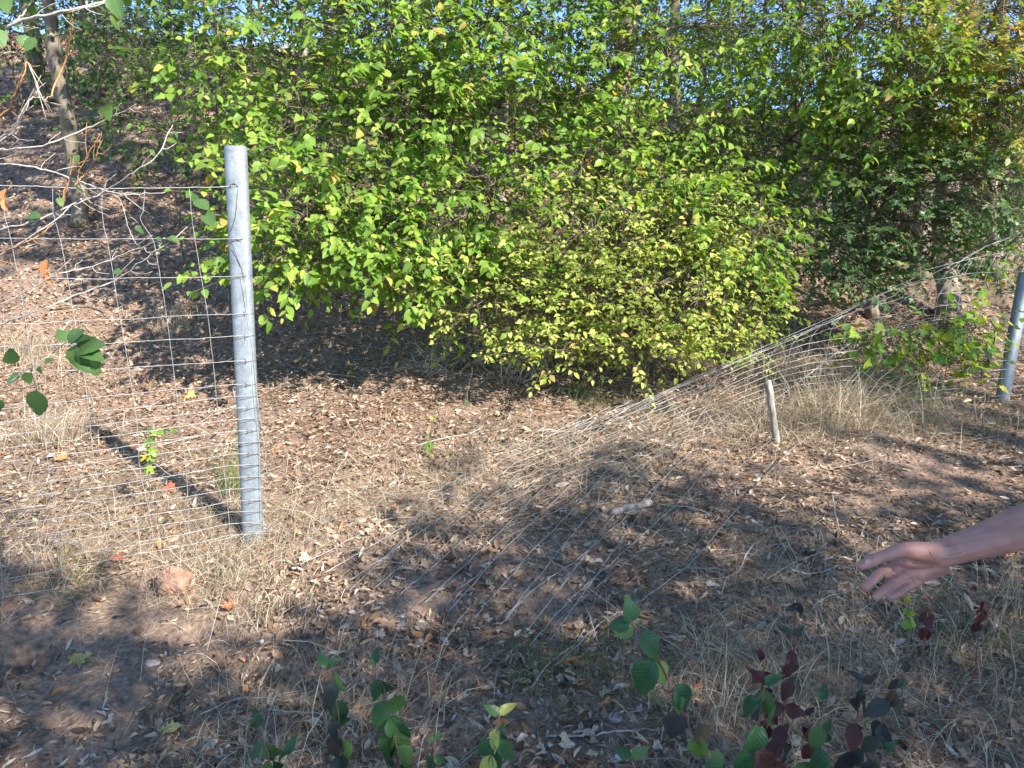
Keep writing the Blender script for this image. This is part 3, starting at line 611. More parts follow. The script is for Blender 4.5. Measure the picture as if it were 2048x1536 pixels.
for k, y in enumerate((553, 628, 673, 722, 769, 816, 862, 908, 955, 1002)):
    x = 487+.03*(y-553); wirepart(fenceL, [onplane(x-2, y-5), onplane(x, y), onplane(x-1, y+6)], .0013, 'staple', 'wire_dark', 4, 0)
# ------------------------------------------------------------------ fence, collapsed part
fenceR = thing('wire_fence', 'collapsed wire mesh fence sagging from the right post down onto the leaves', 'fence', rb)
gc = gnd(1090, 870)
def rpt(px, py, up=.038):
    Yd = np.interp(px, [1090, 1400, 2005, 2100], [gc[1]+.1, gc[1]+.35, YR-.05, YR+.25]); p = at(px, py, Yd)
    if px < 1150 or p[2] < hgt(p[0], p[1])+up: p = gnd(px, py, up)
    return p
def fan(k, x_): return None
R_ = []
R_.append([(2110, 440), (2048, 462), (1943, 508), (1861, 580), (1785, 665), (1700, 745), (1620, 815), (1551, 800+70), (1481, 930), (1363, 1011), (1278, 1102), (1182, 1184), (1105, 1250)])
R_.append([(2048, 466), (1980, 490), (1929, 518), (1820, 570), (1775, 597), (1690, 631), (1567, 686), (1450, 734), (1348, 778), (1200, 838), (1095, 872)])
R_.append([(2110, 496), (2048, 503), (1990, 508), (1860, 538), (1820, 560), (1690, 625), (1570, 684), (1450, 732), (1290, 800), (1090, 868)])
R_.append([(2110, 538), (2048, 542), (1940, 548), (1792, 578), (1650, 640), (1400, 750), (1250, 818), (1098, 872)])
R_.append([(2110, 577), (2048, 579), (1850, 590), (1740, 615), (1600, 667), (1400, 757), (1250, 822), (1102, 876)])
R_.append([(2110, 602), (2014, 606), (1880, 612), (1700, 648), (1600, 680), (1350, 788), (1220, 845), (1110, 880)])
for k in range(10):
    yr = 634+17.5*k; y16 = 692+13.0*k; y13 = 792+11*k; 
    R_.append([(2110, yr-8), (2000, yr), (1870, yr+6), (1740, (yr+y16)/2+4), (1600, y16), (1480, y16+ (y13-y16)*.45), (1348, y13+4), (1220, y13+48+3*k), (1100, y13+92+5*k), (1000, y13+128+7*k)])
for k in range(11):
    f = k/10; s0 = (1000+420*f, 908-100*f-10*math.sin(f*3)); e = (600+500*f, 1130+150*f); m1 = ((s0[0]*2+e[0])/3+10, (s0[1]*2+e[1])/3+random.uniform(-6, 10)); m2 = ((s0[0]+2*e[0])/3+random.uniform(0, 14), (s0[1]+2*e[1])/3+random.uniform(-6, 6))
    R_.append([(s0[0]+95, s0[1]-58), s0, m1, m2, e])
R_.append([(1640, 862), (1600, 885), (1530, 952), (1463, 1031), (1381, 1125), (1270, 1207), (1211, 1240), (1110, 1330)])
R_.append([(1486, 800), (1422, 864), (1360, 925), (1299, 987), (1234, 1050), (1146, 1125), (1067, 1180), (1000, 1250)])
R_.append([(1551, 800), (1481, 876), (1422, 935), (1340, 1020), (1240, 1110), (1150, 1190), (1060, 1290)])
R_.append([(1450, 1350), (1250, 1230), (1090, 1110), (950, 1010), (850, 980)])
for k, pts in enumerate(R_): wirepart(fenceR, [rpt(x, y) for x, y in pts], WR*(1.0 if k < 6 else 1.35 if k < 16 else 1.5), n=7*len(pts), jit=.002)
def row_y(i, x):
    p = np.array(sorted(R_[i])); return np.interp(x, p[:, 0], p[:, 1])
for k in range(19):
    x0 = 1690+24*k if k > 6 else 1430+40*k; top = row_y(2 if x0 > 1900 else 3, x0) ; bot = row_y(15, x0-25)
    pts = [(x0+14, top)]+[(x0-(22*math.sin(min(1, t_*1.3)*1.5)), top+(bot-top)*t_) for t_ in (.15, .3, .5, .75, 1.0)]
    wirepart(fenceR, [rpt(x, y) for x, y in pts], WR*1.25, 'stay_wire', n=16)
for (a_, b_) in [((1940, 520), (1690, 775)), ((1860, 556), (1600, 760)), ((1750, 640), (1480, 850)), ((1380, 838), (1187, 1020)), ((660, 1085), (860, 1240)), ((820, 970), (1010, 1130)), ((930, 940), (700, 1180))]:
    wirepart(fenceR, [rpt(*a_), rpt((a_[0]+b_[0])/2+8, (a_[1]+b_[1])/2), rpt(*b_)], WR, 'stay_wire')

# ------------------------------------------------------------------ central hornbeam, lit by the sun
def bl(px, py, Y, rx, ry, rz, n): return (at(px, py, Y), (rx, ry, rz), n)
def trunkpts(*pp): # (px, py, Y)
    q = [at(*p) for p in pp]; q[0] = gnd(pp[0][0], pp[0][1]); return q
g1 = gnd(772, 600)
grow('hornbeam_tree', 'sunlit bright green hornbeam with drooping branches right of the steel post', 'tree',
     [gnd(775, 600), at(772, 420, g1[1]-.05), at(800, 330, g1[1]-.05), at(836, 240, g1[1]), at(822, 60, g1[1]), at(835, -250, g1[1])], .055, .035,
     [bl(620, 60, 5.55, 0.89, 0.55, 0.48, 71), bl(860, 60, 5.75, 0.94, 0.66, 0.54, 89), bl(720, 230, 5.45, 0.77, 0.55, 0.42, 71), bl(960, 220, 5.65, 0.83, 0.55, 0.48, 78),
      bl(600, 330, 5.15, 0.45, 0.39, 0.26, 27), bl(640, 445, 5.05, 0.53, 0.39, 0.24, 39), bl(560, 440, 4.85, 0.29, 0.28, 0.24, 16), bl(820, 440, 5.25, 0.65, 0.44, 0.34, 66), bl(560, 530, 4.85, 0.24, 0.28, 0.08, 10),
      bl(1000, 420, 5.45, 0.65, 0.44, 0.40, 59), bl(1080, 60, 6.05, 0.83, 0.55, 0.48, 57), bl(780, -150, 5.85, 1.53, 0.88, 0.48, 69), bl(480, 150, 5.65, 0.47, 0.44, 0.42, 18), bl(720, 520, 5.05, 0.35, 0.33, 0.12, 13), bl(900, 540, 5.15, 0.50, 0.39, 0.22, 34)],
     'hornbeam', HB+HS, .080, mult=2.3, extra_trunks=[([gnd(830, 620), at(835, 500, 5.8), at(838, 340, 5.8), at(870, 200, 5.8), at(905, 60, 5.8), at(930, -120, 5.8)], .03, .015)])
g2 = gnd(1130, 745)
grow('yellowing_bush', 'dense bush with small yellow-green leaves reaching the ground in the centre', 'bush',
     [g2, g2+np.array([.02, 0, .25]), at(1150, 560, g2[1]-.1), at(1170, 420, g2[1]-.1)], .02, .008,
     [bl(1130, 600, 5.05, 0.53, 0.35, 0.36, 75), bl(1300, 590, 5.05, 0.62, 0.35, 0.34, 95), bl(1000, 600, 4.95, 0.50, 0.30, 0.26, 46), bl(1420, 600, 5.25, 0.44, 0.30, 0.34, 60), bl(1180, 470, 5.05, 0.53, 0.30, 0.29, 60), bl(1340, 480, 5.35, 0.62, 0.35, 0.33, 65), bl(1250, 690, 4.95, 0.56, 0.25, 0.13, 40), bl(1120, 700, 4.85, 0.38, 0.20, 0.13, 20), bl(1370, 680, 5.15, 0.44, 0.25, 0.13, 28), bl(1470, 690, 5.35, 0.25, 0.20, 0.10, 12)],
     'elm', HB, .050, mult=2.6, rise=.5, bark='twig', sprl=(.18, .34), step=.028, trunkname='stem',
     extra_trunks=[([g2+np.array([.06*k, .03, 0]), at(1130+90*k, 600, g2[1]-.1), at(1150+160*k, 430, g2[1])], .014, .005) for k in (-1, .7, 1.4, 2)])
g3 = gnd(1250, 640)
grow('yellowing_tree', 'olive green leaning tree filling the gap right of the central bush', 'tree',
     [g3, at(1215, 420, 6.0), at(1235, 200, 6.0), at(1262, 0, 6.0), at(1280, -200, 6.0)], .095, .075,
     [bl(1350, 380, 5.6, .6, .45, .28, 48), bl(1450, 450, 5.3, .45, .4, .25, 44), bl(1180, 330, 5.4, .5, .4, .3, 36), bl(1320, 250, 5.8, .7, .5, .3, 40), bl(1200, 130, 5.6, .6, .5, .35, 44), bl(1360, 60, 5.8, .7, .5, .4, 40), bl(1500, 280, 6.0, .6, .5, .25, 34), bl(1530, 560, 5.4, .25, .25, .12, 12), bl(1250, -160, 6, 1.2, .8, .35, 50)],
     'hornbeam', HB, .072, mult=2.6, bark='bark', sides=10, sprl=(.2, .4), step=.034)
# right hand side
g4 = gnd(1748, 640)
grow('field_maple', 'dark glossy field maple with small lobed leaves behind the sagging wires', 'tree',
     [g4, at(1742, 450, g4[1]), at(1770, 250, g4[1]), at(1790, 40, g4[1]), at(1790, -200, g4[1])], .06, .04,
     [bl(1660, 330, 5.9, .5, .4, .3, 40), bl(1800, 380, 5.7, .5, .4, .32, 55), bl(1930, 380, 5.6, .5, .4, .32, 55), bl(1680, 520, 5.8, .35, .3, .18, 32), bl(1830, 520, 5.9, .4, .3, .2, 34), bl(2040, 300, 5.7, .4, .4, .5, 50), bl(1690, 560, 5.6, .25, .2, .1, 12), bl(1560, 480, 5.7, .3, .3, .08, 12), bl(2040, 480, 6.3, .3, .3, .3, 24), bl(1780, 460, 5.8, .5, .4, .2, 36)],
     'maple', FM, .060, mult=2.2, sprl=(.18, .36), step=.028, face=.8)
g5 = gnd(1905, 655)
grow('autumn_tree', 'tall tree at top right with yellow and orange tinged leaves', 'tree',
     [g5, at(1890, 500, 7.2), at(1905, 300, 7.2), at(1930, 100, 7.2), at(1940, -200, 7.2)], .11, .08,
     [bl(1980, 60, 5.6, .5, .5, .35, 60), bl(1900, 180, 5.8, .5, .4, .3, 50), bl(2030, 200, 5.4, .35, .4, .3, 40), bl(1780, 80, 6.2, .5, .5, .3, 34), bl(1940, -120, 6.5, 1.0, .8, .4, 50)],
     'autumn', FM+HB[:2], .066, mult=2.8, sprl=(.2, .4), step=.03, sides=10)
g6 = gnd(1560, 620)
grow('hazel_tree', 'pale green broad-leaved tree between the centre and the top right corner', 'tree',
     [g6, at(1565, 420, 7.0), at(1590, 200, 7.0), at(1600, 0, 7.0), at(1605, -200, 7.0)], .045, .03,
     [bl(1700, 80, 5.6, .55, .5, .35, 48), bl(1800, 180, 5.5, .45, .4, .3, 44), bl(1600, 180, 5.9, .5, .4, .35, 36), bl(1560, 30, 6.0, .5, .4, .3, 30), bl(1740, 280, 5.8, .45, .3, .2, 28), bl(1620, -160, 6, 1.0, .7, .3, 40), bl(1500, 380, 6.2, .4, .3, .15, 16)],
     'hornbeam', ['hb1', 'hb0', 'hb2'], .076, mult=2.8, sprl=(.22, .45), step=.036)
g7 = gnd(1960, 760)
grow('maple_sapling', 'young maple with big yellow-green lobed leaves hanging over the wires by the right post', 'sapling',
     [g7, at(1990, 680, g7[1]-.2), at(1985, 640, g7[1]-.3)], .008, .005,
     [bl(1800, 665, 5.0, .30, .14, .07, 12), bl(1900, 655, 5.0, .28, .14, .09, 14), bl(1950, 650, 5.0, .14, .14, .1, 8), bl(1930, 720, 5.1, .24, .12, .10, 12), bl(1850, 730, 5.1, .2, .12, .09, 7), bl(2040, 540, 5.6, .12, .12, .12, 8), bl(1760, 690, 5.0, .15, .12, .06, 7)],
     'young_maple', MPL, .088, mult=2.8, bark='twig', sprl=(.12, .22), step=.05, trunkname='stem', face=1.1, limbf=.6)

# trees further up the slope
wt = [  # px, py base, px top, width m, label, crown blobs (px, py, dY, r, n)
 (160, 450, 95, 27, 'pale-barked tree with a leaning stem uphill behind the fence at left', [(90, -40, 0, .7, 20), (230, 60, 0, .5, 16)]),
 (82, 205, 40, 32, 'thick gnarled trunk near the left edge high on the slope', [(20, 60, -.5, .8, 16), (60, -60, 0, 1.0, 26)]),
 (192, 205, 155, 17, 'dark leaning trunk third from the left edge on the slope', [(180, 40, -.6, .7, 22), (250, 110, -1, .5, 14)]),
 (334, 145, 330, 6, 'very thin dark stem against the sky gap at upper left', [(300, 50, -.3, .6, 16)]),
 (382, 150, 378, 13, 'yellowish lit straight trunk beside the sky gap at upper left', [(420, -30, 0, .9, 24), (330, -30, 0, .8, 14)]),
 (410, 150, 408, 10, 'straight dark trunk right beside the yellowish one at upper left', [(450, 20, -.4, .6, 16)]),
 (446, 170, 428, 9, 'curved twin-like stem left of the hornbeam crown', [(480, 60, 0, .6, 16)]),
 (262, 190, 268, 6, 'thin dark sapling stem between the left trunks', [(250, 150, 0, .35, 8)]),
 (524, 350, 515, 7, 'thin pale sapling stem just right of the post top', [(500, 200, 0, .5, 16)]),
 (678, 400, 680, 8, 'slender sapling stem under the hornbeam canopy', [(660, 220, .3, .6, 16)]),
 (610, 330, 600, 18, 'mossy trunk in shade behind the hornbeam left side', [(600, 150, .6, .8, 22)]),
 (1000, 420, 1010, 16, 'shaded trunk hidden behind the centre of the hornbeam', [(1000, 150, .5, .9, 30)]),
 (1330, 340, 1360, 22, 'forked dark trunk above the yellowing bush', [(1350, 60, .4, .9, 26), (1300, 230, .4, .8, 20)]),
 (1420, 430, 1470, 12, 'thin dark trunk leaning right near the sky gap', [(1470, 60, .3, .8, 20), (1430, 300, .6, .6, 18)]),
 (1650, 520, 1640, 14, 'dark stem left of the field maple', [(1640, 250, .6, .9, 32)]),
 (1990, 560, 2010, 26, 'dark trunk near the right edge behind the top wire', [(2000, 280, .5, .9, 34)]),
 (1840, 560, 1870, 34, 'dark trunk between the field maple and the right post', [(1850, 250, .8, .9, 34)]),
]
for (bx, by, tx, wd, lb, bs) in wt:
    g = gnd(bx, by); Yb = g[1]; wd = wd*Yb/1500
    top = at(tx, -60, Yb); mid1 = g*.66+top*.34+rv(.04); mid2 = g*.33+top*.67+rv(.05)
    grow('woodland_tree', lb, 'tree', [g, mid1, mid2, top, top+np.array([.1, 0, 1.2])], wd/2*(1.15 if by > 300 else 1), wd/2*.7,
         [(at(x, y, Yb+dy), (r, r*.8, r*.55), int(n*1.1)) for (x, y, dy, r, n) in bs], 'wood', HB if Yb < 9 else FAR, .075 if Yb < 9 else .10, bark='bark_pale' if bx in (382, 524) else 'bark', n_parts=40, mult=2.4, sprl=(.3, .6), step=.05 if Yb < 9 else .07, minpx=10)
# undergrowth shrubs on the slope and the ridge thicket
us = [(140, 110, 'dark leafy shrub between the left trunks near the ridge', 12, 1.0, .45, 50, 'wood'), (290, 165, 'dense dark undergrowth bush below the sky gap', 12, .9, .32, 46, 'wood'), (20, 60, 'dark leafy bush filling the top left corner', 11, .9, .5, 46, 'wood'), (225, 90, 'half-lit green shrub beside the dark leaning trunk', 10, .6, .4, 34, 'hornbeam'), (400, 165, 'grey-green brush pile of shrub at the foot of the straight trunks', 13, .9, .3, 40, 'wood'), (560, 260, 'dark bush in shade right of the post top', 8.5, .6, .35, 34, 'wood'), (1470, 470, 'dark shrub behind the yellowing tree', 7.5, .6, .35, 36, 'wood'), (350, 250, 'dark green bramble shrub behind the fence at upper left', 7.0, .5, .32, 34, 'wood'), (430, 200, 'leafy shrub sprig just above the post in half shade', 6.0, .35, .25, 20, 'hornbeam'), (40, 170, 'small green shrub at the left edge on the slope', 11, .6, .3, 16, 'hornbeam'), (520, 450, 'low shrub in shade right of the post', 6.3, .25, .2, 8, 'hornbeam'), (1480, 560, 'small bush in the shaded hollow right of centre', 7.2, .45, .3, 22, 'wood'), (1620, 600, 'low dark shrub under the field maple', 7.5, .5, .25, 22, 'maple')]
us += [(px_, py_, lb_, Y_, 1.0, .55, 62, 'wood') for (px_, py_, lb_, Y_) in [(700, 150, 'leafy bush far behind the hornbeam left half', 11), (860, 230, 'leafy bush on the slope behind the hornbeam trunk', 10), (1020, 160, 'dark bush high on the slope behind the hornbeam', 12), (1140, 250, 'dark bush on the slope left of the leaning tree', 10.5), (1290, 170, 'bushy undergrowth on the ridge above the yellowing bush', 13), (1440, 240, 'dense bush below the middle sky patch', 11.5), (1580, 200, 'dense undergrowth on the ridge behind the hazel', 13), (1700, 300, 'dark shrub behind the field maple crown', 10.5), (1850, 200, 'green undergrowth below the autumn tree', 12), (1960, 420, 'dark shrub behind the top fence wire at right', 9), (2040, 300, 'dark bush at the right edge behind the maple', 9.5), (1330, 330, 'shaded bush on the slope above the yellowing bush', 9.5), (1560, 360, 'shaded bush on the slope right of the forked trunk', 9), (1180, 90, 'tall bush against the sky above the leaning tree', 12), (1320, 80, 'tall bush against the sky left of the middle sky patch', 12), (1420, 120, 'tall bush at the middle sky patch', 11), (1250, 170, 'bush on the ridge line behind the leaning trunk', 12.5), (1520, 90, 'tall bush against the sky right of the middle sky patch', 12), (760, 50, 'tall bush against the sky behind the hornbeam top left', 11), (940, 60, 'tall bush against the sky behind the hornbeam top right', 11), (350, 240, 'half-shaded leafy bush left of the post on the slope', 8.5)]]
for (px, py, lb, Yd, r, rz, n, mk) in us:
    c = at(px, py, Yd); g = np.array([c[0], Yd, hgt(c[0], Yd)]); c[2] = max(c[2], g[2]+rz*.8)
    grow('shrub', lb, 'shrub', [g, g*.5+c*.5+rv(.03), c], .012, .006, [(c, (r, r*.8, rz), n)], mk, HB, .066, bark='twig', mult=1.7, n_parts=60, trunkname='stem')
ridge = []
for i in range(17):
    px = -60+i*135+random.uniform(-30, 30); Yd = random.uniform(14.5, 20); 
    if 330 < px < 470: Yd = 21
    c = at(px, 0, Yd); ridge.append((px, Yd, c[0]))
side = ['at the far left', 'above the left trunks', 'left of the sky gap', 'in the sky gap', 'right of the sky gap', 'behind the post top', 'behind the hornbeam left', 'behind the hornbeam middle', 'behind the hornbeam right', 'behind the centre', 'above the yellowing bush', 'behind the forked trunk', 'by the middle sky patch', 'behind the hazel', 'behind the field maple', 'near the right post', 'at the far right']
for (px, Yd, x_), s_ in zip(ridge, side):
    g = np.array([x_, Yd, hgt(x_, Yd)]); h = random.uniform(3.2, 4.4) if not 300 < px < 480 else 1.0
    grow('thicket_tree', 'distant dark green tree on the ridge ' + s_, 'tree', [g, g+np.array([random.uniform(-.2, .2), 0, h*.5]), g+np.array([random.uniform(-.4, .4), 0, h])], .06, .03,
         [(g+np.array([random.uniform(-.5, .5), random.uniform(-.5, .5), h*f]), (1.2, .8, h*.26), 70) for f in (.25, .6, .95)]+([(g+np.array([0, 0, h*1.35]), (1.3, .9, .8), 70), (g+np.array([random.uniform(-.5, .5), 0, h*1.8]), (1.4, .9, .9), 60)] if h > 2 else []),
         'wood', FAR, .165, mult=1.45, n_parts=0, sprl=(.4, .8), step=.085)

# ------------------------------------------------------------------ house behind the ridge
hx = at(385, 90, 30.0); hz = hgt(hx[0], 30)
H = thing('house', 'white rendered house with grey roof glimpsed beyond the ridge at upper left', 'house', (hx[0], 30, hz))
def box(name, x0, x1, y0, y1, z0, z1, mk, parent):
    V = [(x, y, z) for z in (z0, z1) for y in (y0, y1) for x in (x0, x1)]
    T = [(0, 2, 3), (0, 3, 1), (4, 5, 7), (4, 7, 6), (0, 1, 5), (0, 5, 4), (2, 6, 7), (2, 7, 3), (0, 4, 6), (0, 6, 2), (1, 3, 7), (1, 7, 5)]
    return link(name, npmesh(name, V, T, None, M[mk]), parent)
box('wall', -2.6, 2.6, 0, 7, -1, 2.35, 'white_wall', H)
V = [(-3, -.4, 2.3), (3, -.4, 2.3), (3, 7.4, 2.3), (-3, 7.4, 2.3), (-3, 3.5, 3.3), (3, 3.5, 3.3)]
link('roof', npmesh('roof', V, [(0, 1, 5), (0, 5, 4), (2, 3, 4), (2, 4, 5), (0, 4, 3), (1, 2, 5), (0, 3, 2), (0, 2, 1)], None, M['roof']), H)
for wx in (-2.1, -.4, 1.2):
    f = box('window', wx, wx+1.2, -.05, .02, .9, 2.0, 'white_wall', H); box('pane', wx+.08, wx+.56, -.06, -.05, .98, 1.92, 'glass', f); box('pane', wx+.64, wx+1.12, -.06, -.05, .98, 1.92, 'glass', f)

# ------------------------------------------------------------------ bare-twigged alder in front at left
def branch_px(parent, pts, Y, r0, r1, mk='twig_pale', name='branch', n=None):
    P = smooth_path([at(x, y, Y+(0.03*math.sin(k*1.7))) for k, (x, y) in enumerate(pts)], n or 6*len(pts), .0012)
    V, T = tube(P, np.linspace(r0, r1, len(P)), 6); link(name, npmesh(name, V-off(parent), T, None, M[mk], True), parent); return P
AL = thing('alder_shrub', 'nearly leafless shrub with pale twigs reaching in from the left edge', 'shrub', (at(-260, 700, 2.05)[0], 2.05, float(hgt(at(-260, 700, 2.05)[0], 2.05))))
ab = off(AL)
stem = [tuple(ab)]; 
P = smooth_path([ab, at(-255, 900, 2.05), at(-240, 500, 2.05), at(-200, 150, 2.05), at(-160, -100, 2.05)], 24, .004); V, T = tube(P, np.linspace(.014, .006, 24), 8); link('stem', npmesh('stem', V-ab, T, None, M['twig_pale'], True), AL)
brs = [([(-220, 300), (-60, 120), (20, 50), (120, 25), (235, -5), (300, -25)], .0055, .0022, 'twig_pale'),
 ([(-100, 160), (0, 60), (70, 38), (180, 14), (240, -3)], .003, .0012, 'twig_pale'),
 ([(20, 50), (55, 18), (75, -20)], .003, .002, 'twig_pale'),
 ([(-150, 150), (0, 108), (50, 118), (80, 185), (105, 225)], .003, .0010, 'twig_pale'),
 ([(-230, 480), (-60, 330), (0, 302), (90, 290), (160, 262), (215, 238), (272, 208)], .0042, .0009, 'twig_pale'),
 ([(-200, 420), (0, 285), (40, 240), (62, 198), (90, 195)], .0036, .0010, 'twig_pale'),
 ([(-150, 250), (0, 230), (28, 190), (50, 140), (52, 105), (30, 85)], .0036, .0012, 'twig_orange'),
 ([(-220, 420), (-60, 340), (0, 328), (70, 335), (130, 352), (165, 365), (215, 382), (260, 388), (330, 385)], .0040, .0009, 'twig_pale'),
 ([(-240, 560), (-60, 470), (0, 458), (60, 445), (140, 412), (205, 385), (265, 345), (315, 310), (345, 250)], .0044, .0010, 'twig_pale'),
 ([(150, 370), (168, 350), (190, 320), (200, 283)], .0022, .0012, 'twig_orange'),
 ([(120, 415), (140, 350), (160, 330), (200, 268)], .0022, .0009, 'twig_orange'),
 ([(-220, 650), (-60, 540), (0, 510), (90, 455), (150, 405), (175, 395)], .0034, .0009, 'twig_pale'),
 ([(-220, 600), (-60, 520), (0, 505), (60, 480), (110, 445), (125, 420), (130, 400)], .0026, .0008, 'twig_orange'),
 ([(-240, 800), (-60, 675), (0, 648), (80, 620), (150, 590), (230, 560), (300, 510), (345, 480), (400, 428)], .0040, .0009, 'twig_pale'),
 ([(-220, 700), (-60, 600), (0, 610), (100, 555), (190, 530), (270, 500), (330, 475)], .0030, .0008, 'twig_pale'),
 ([(-230, 860), (-60, 795), (0, 776), (60, 735), (105, 705), (132, 684)], .0034, .0012, 'twig_pale'),
 ([(-220, 840), (-60, 790), (0, 784), (70, 770), (120, 755), (165, 735)], .0024, .0008, 'twig'),
 ([(60, 735), (68, 760), (74, 790)], .0016, .0008, 'twig'), ([(-60, 300), (0, 275), (30, 250), (58, 200)], .0026, .0009, 'twig_pale'),
 ([(100, 195), (130, 120), (140, 60), (145, 30)], .0030, .0016, 'twig_orange'), ([(215, 382), (240, 400), (262, 470), (275, 490)], .0012, .0007, 'twig_pale')]
for (pp, a, b, mk) in brs:
    P = branch_px(AL, pp, 2.05, a*.8, b*1.05, mk)
    for k in range(3, len(P)-1, 3):    # short side twigs
        if rng.random() < .6 and project(P[k])[0][0] > -60:
            d = (P[k+1]-P[k]); d /= np.linalg.norm(d)+1e-9; sdv = np.array([random.uniform(-.4, .6), random.uniform(-.3, .3), random.choice((-1, 1))*random.uniform(.5, 1)]); l_ = random.uniform(.02, .07)
            q = [P[k], P[k]+(d*.4+sdv*.7)*l_*.6, P[k]+(d*.9+sdv*.9)*l_]
            V, T = tube(smooth_path(q, 5, .001), np.linspace(.0013, .0006, 5), 4); link('twig', npmesh('twig', V-ab, T, None, M[mk], True), AL)
lv = Leaves()
for (px, py, ex, ey, s_) in [(0, -8, 20, 15, .05), (-25, 40, 12, 90, .085), (38, 70, 64, 100, .04), (70, 75, 58, 105, .05), (225, -10, 238, 28, .055), (232, 25, 232, 55, .055), (215, 208, 216, 240, .036), (150, 372, 165, 388, .03), (118, 395, 122, 412, .03), (60, 10, 66, 32, .03),
    (392, 398, 414, 420, .045), (385, 388, 400, 402, .04), (410, 425, 425, 452, .045), (268, 455, 290, 460, .022), (318, 488, 332, 500, .022), (312, 475, 325, 478, .025), (228, 540, 246, 545, .028), (232, 500, 240, 505, .02), (345, 262, 358, 272, .03), (300, 300, 310, 306, .02), (330, 478, 350, 472, .02), (55, 432, 70, 425, .022), (150, 325, 162, 312, .02),
    (132, 684, 112, 655, .06), (135, 682, 160, 655, .055), (140, 690, 172, 672, .07), (150, 700, 200, 688, .085), (160, 700, 205, 712, .085), (150, 690, 150, 738, .085), (165, 700, 195, 752, .085), (150, 715, 180, 740, .06), (74, 780, 74, 832, .085), (40, 755, 15, 762, .065), (50, 745, 62, 765, .05), (22, 728, 26, 700, .045), (90, 725, 105, 716, .03), (72, 740, 88, 748, .03), (5, 800, -8, 815, .05)]:
    Yd = 2.03; p0 = at(px, py, Yd); p1 = at(ex, ey, Yd+random.uniform(-.03, .03)); d = p1-p0
    s2 = max(np.linalg.norm(d), s_*.7); lv.add(ALD[random.randrange(3)], p0, d+rv(.004), np.array([.15, -.75, .6])+rv(.22), s2)
for j in range(0, len(lv.t)): pass
lv.build(AL, 'alder', 300, minpx=1)
dl = [(95, 520, 88, 560, .045), (92, 540, 105, 575, .04), (8, 395, 14, 420, .04), (12, 378, 5, 400, .035)]
for (px, py, ex, ey, s_) in dl:
    o = link('dead_leaf', tpl_mesh('cu%d' % random.randrange(8), 'litter_orange'), AL, label='dead orange leaf still hanging')
    mm = np.eye(4); p0 = at(px, py, 2.03); d = at(ex, ey, 2.03)-p0; mm[:3, :3] = frame(d, np.array([0, -1, .2]))*max(np.linalg.norm(d), s_); mm[:3, 3] = p0-ab; o.matrix_local = Matrix(mm.tolist())

# ------------------------------------------------------------------ seedlings in front
def seedling(label, pts, Y, mk, lsz, pairs, name='dogwood_seedling', tset=DOG, stem_mk='stem_red', n0=0.15, droopy=1.25, alt=None, cat='seedling', group=None, both=True, dz=0):
    q = [at(x, y, Y) for x, y in pts]; g = q[0]; base = np.array([g[0], g[1], float(hgt(g[0], g[1]))])
    T_ = thing(name, label, cat, base, group); P = smooth_path([base]+q, 5*(len(q)+1), .001)
    V, Tr = tube(P, np.linspace(.0032, .0012, len(P)), 6); link('stem', npmesh('stem', V-base, Tr, None, M[stem_mk], True), T_)
    lv = Leaves(); lw = Leaves()
    for k in range(pairs):
        t_ = n0+(1-n0)*(k+1)/pairs; i = min(len(P)-1, int(t_*(len(P)-1))); p0 = P[i]; ax = P[i]-P[i-1]; ax /= np.linalg.norm(ax)+1e-9
        a = (k % 2)*1.3+random.uniform(-.5, .5); sz = lsz*(1-.45*max(0, t_-.7)/.3)*random.uniform(.8, 1.12)
        for sg in ((1, -1) if both else (random.choice((1, -1)),)):
            d = np.array([math.cos(a)*sg, math.sin(a)*sg*.7, 0])*.7 + ax*.25 + np.array([0, 0, -droopy*random.uniform(.5, 1.3)*(1 if t_ < .92 else -.4)])+rv(.12)
            nn = np.array([.1*sg, -.7, .75])+rv(.25)
            (lw if alt and random.random() < .25 else lv).add(tset[random.randrange(len(tset))], p0, d, nn, sz)
    lv.build(T_, mk, 300, minpx=1)
    if alt: lw.build(T_, alt, 300, minpx=1)
    return T_
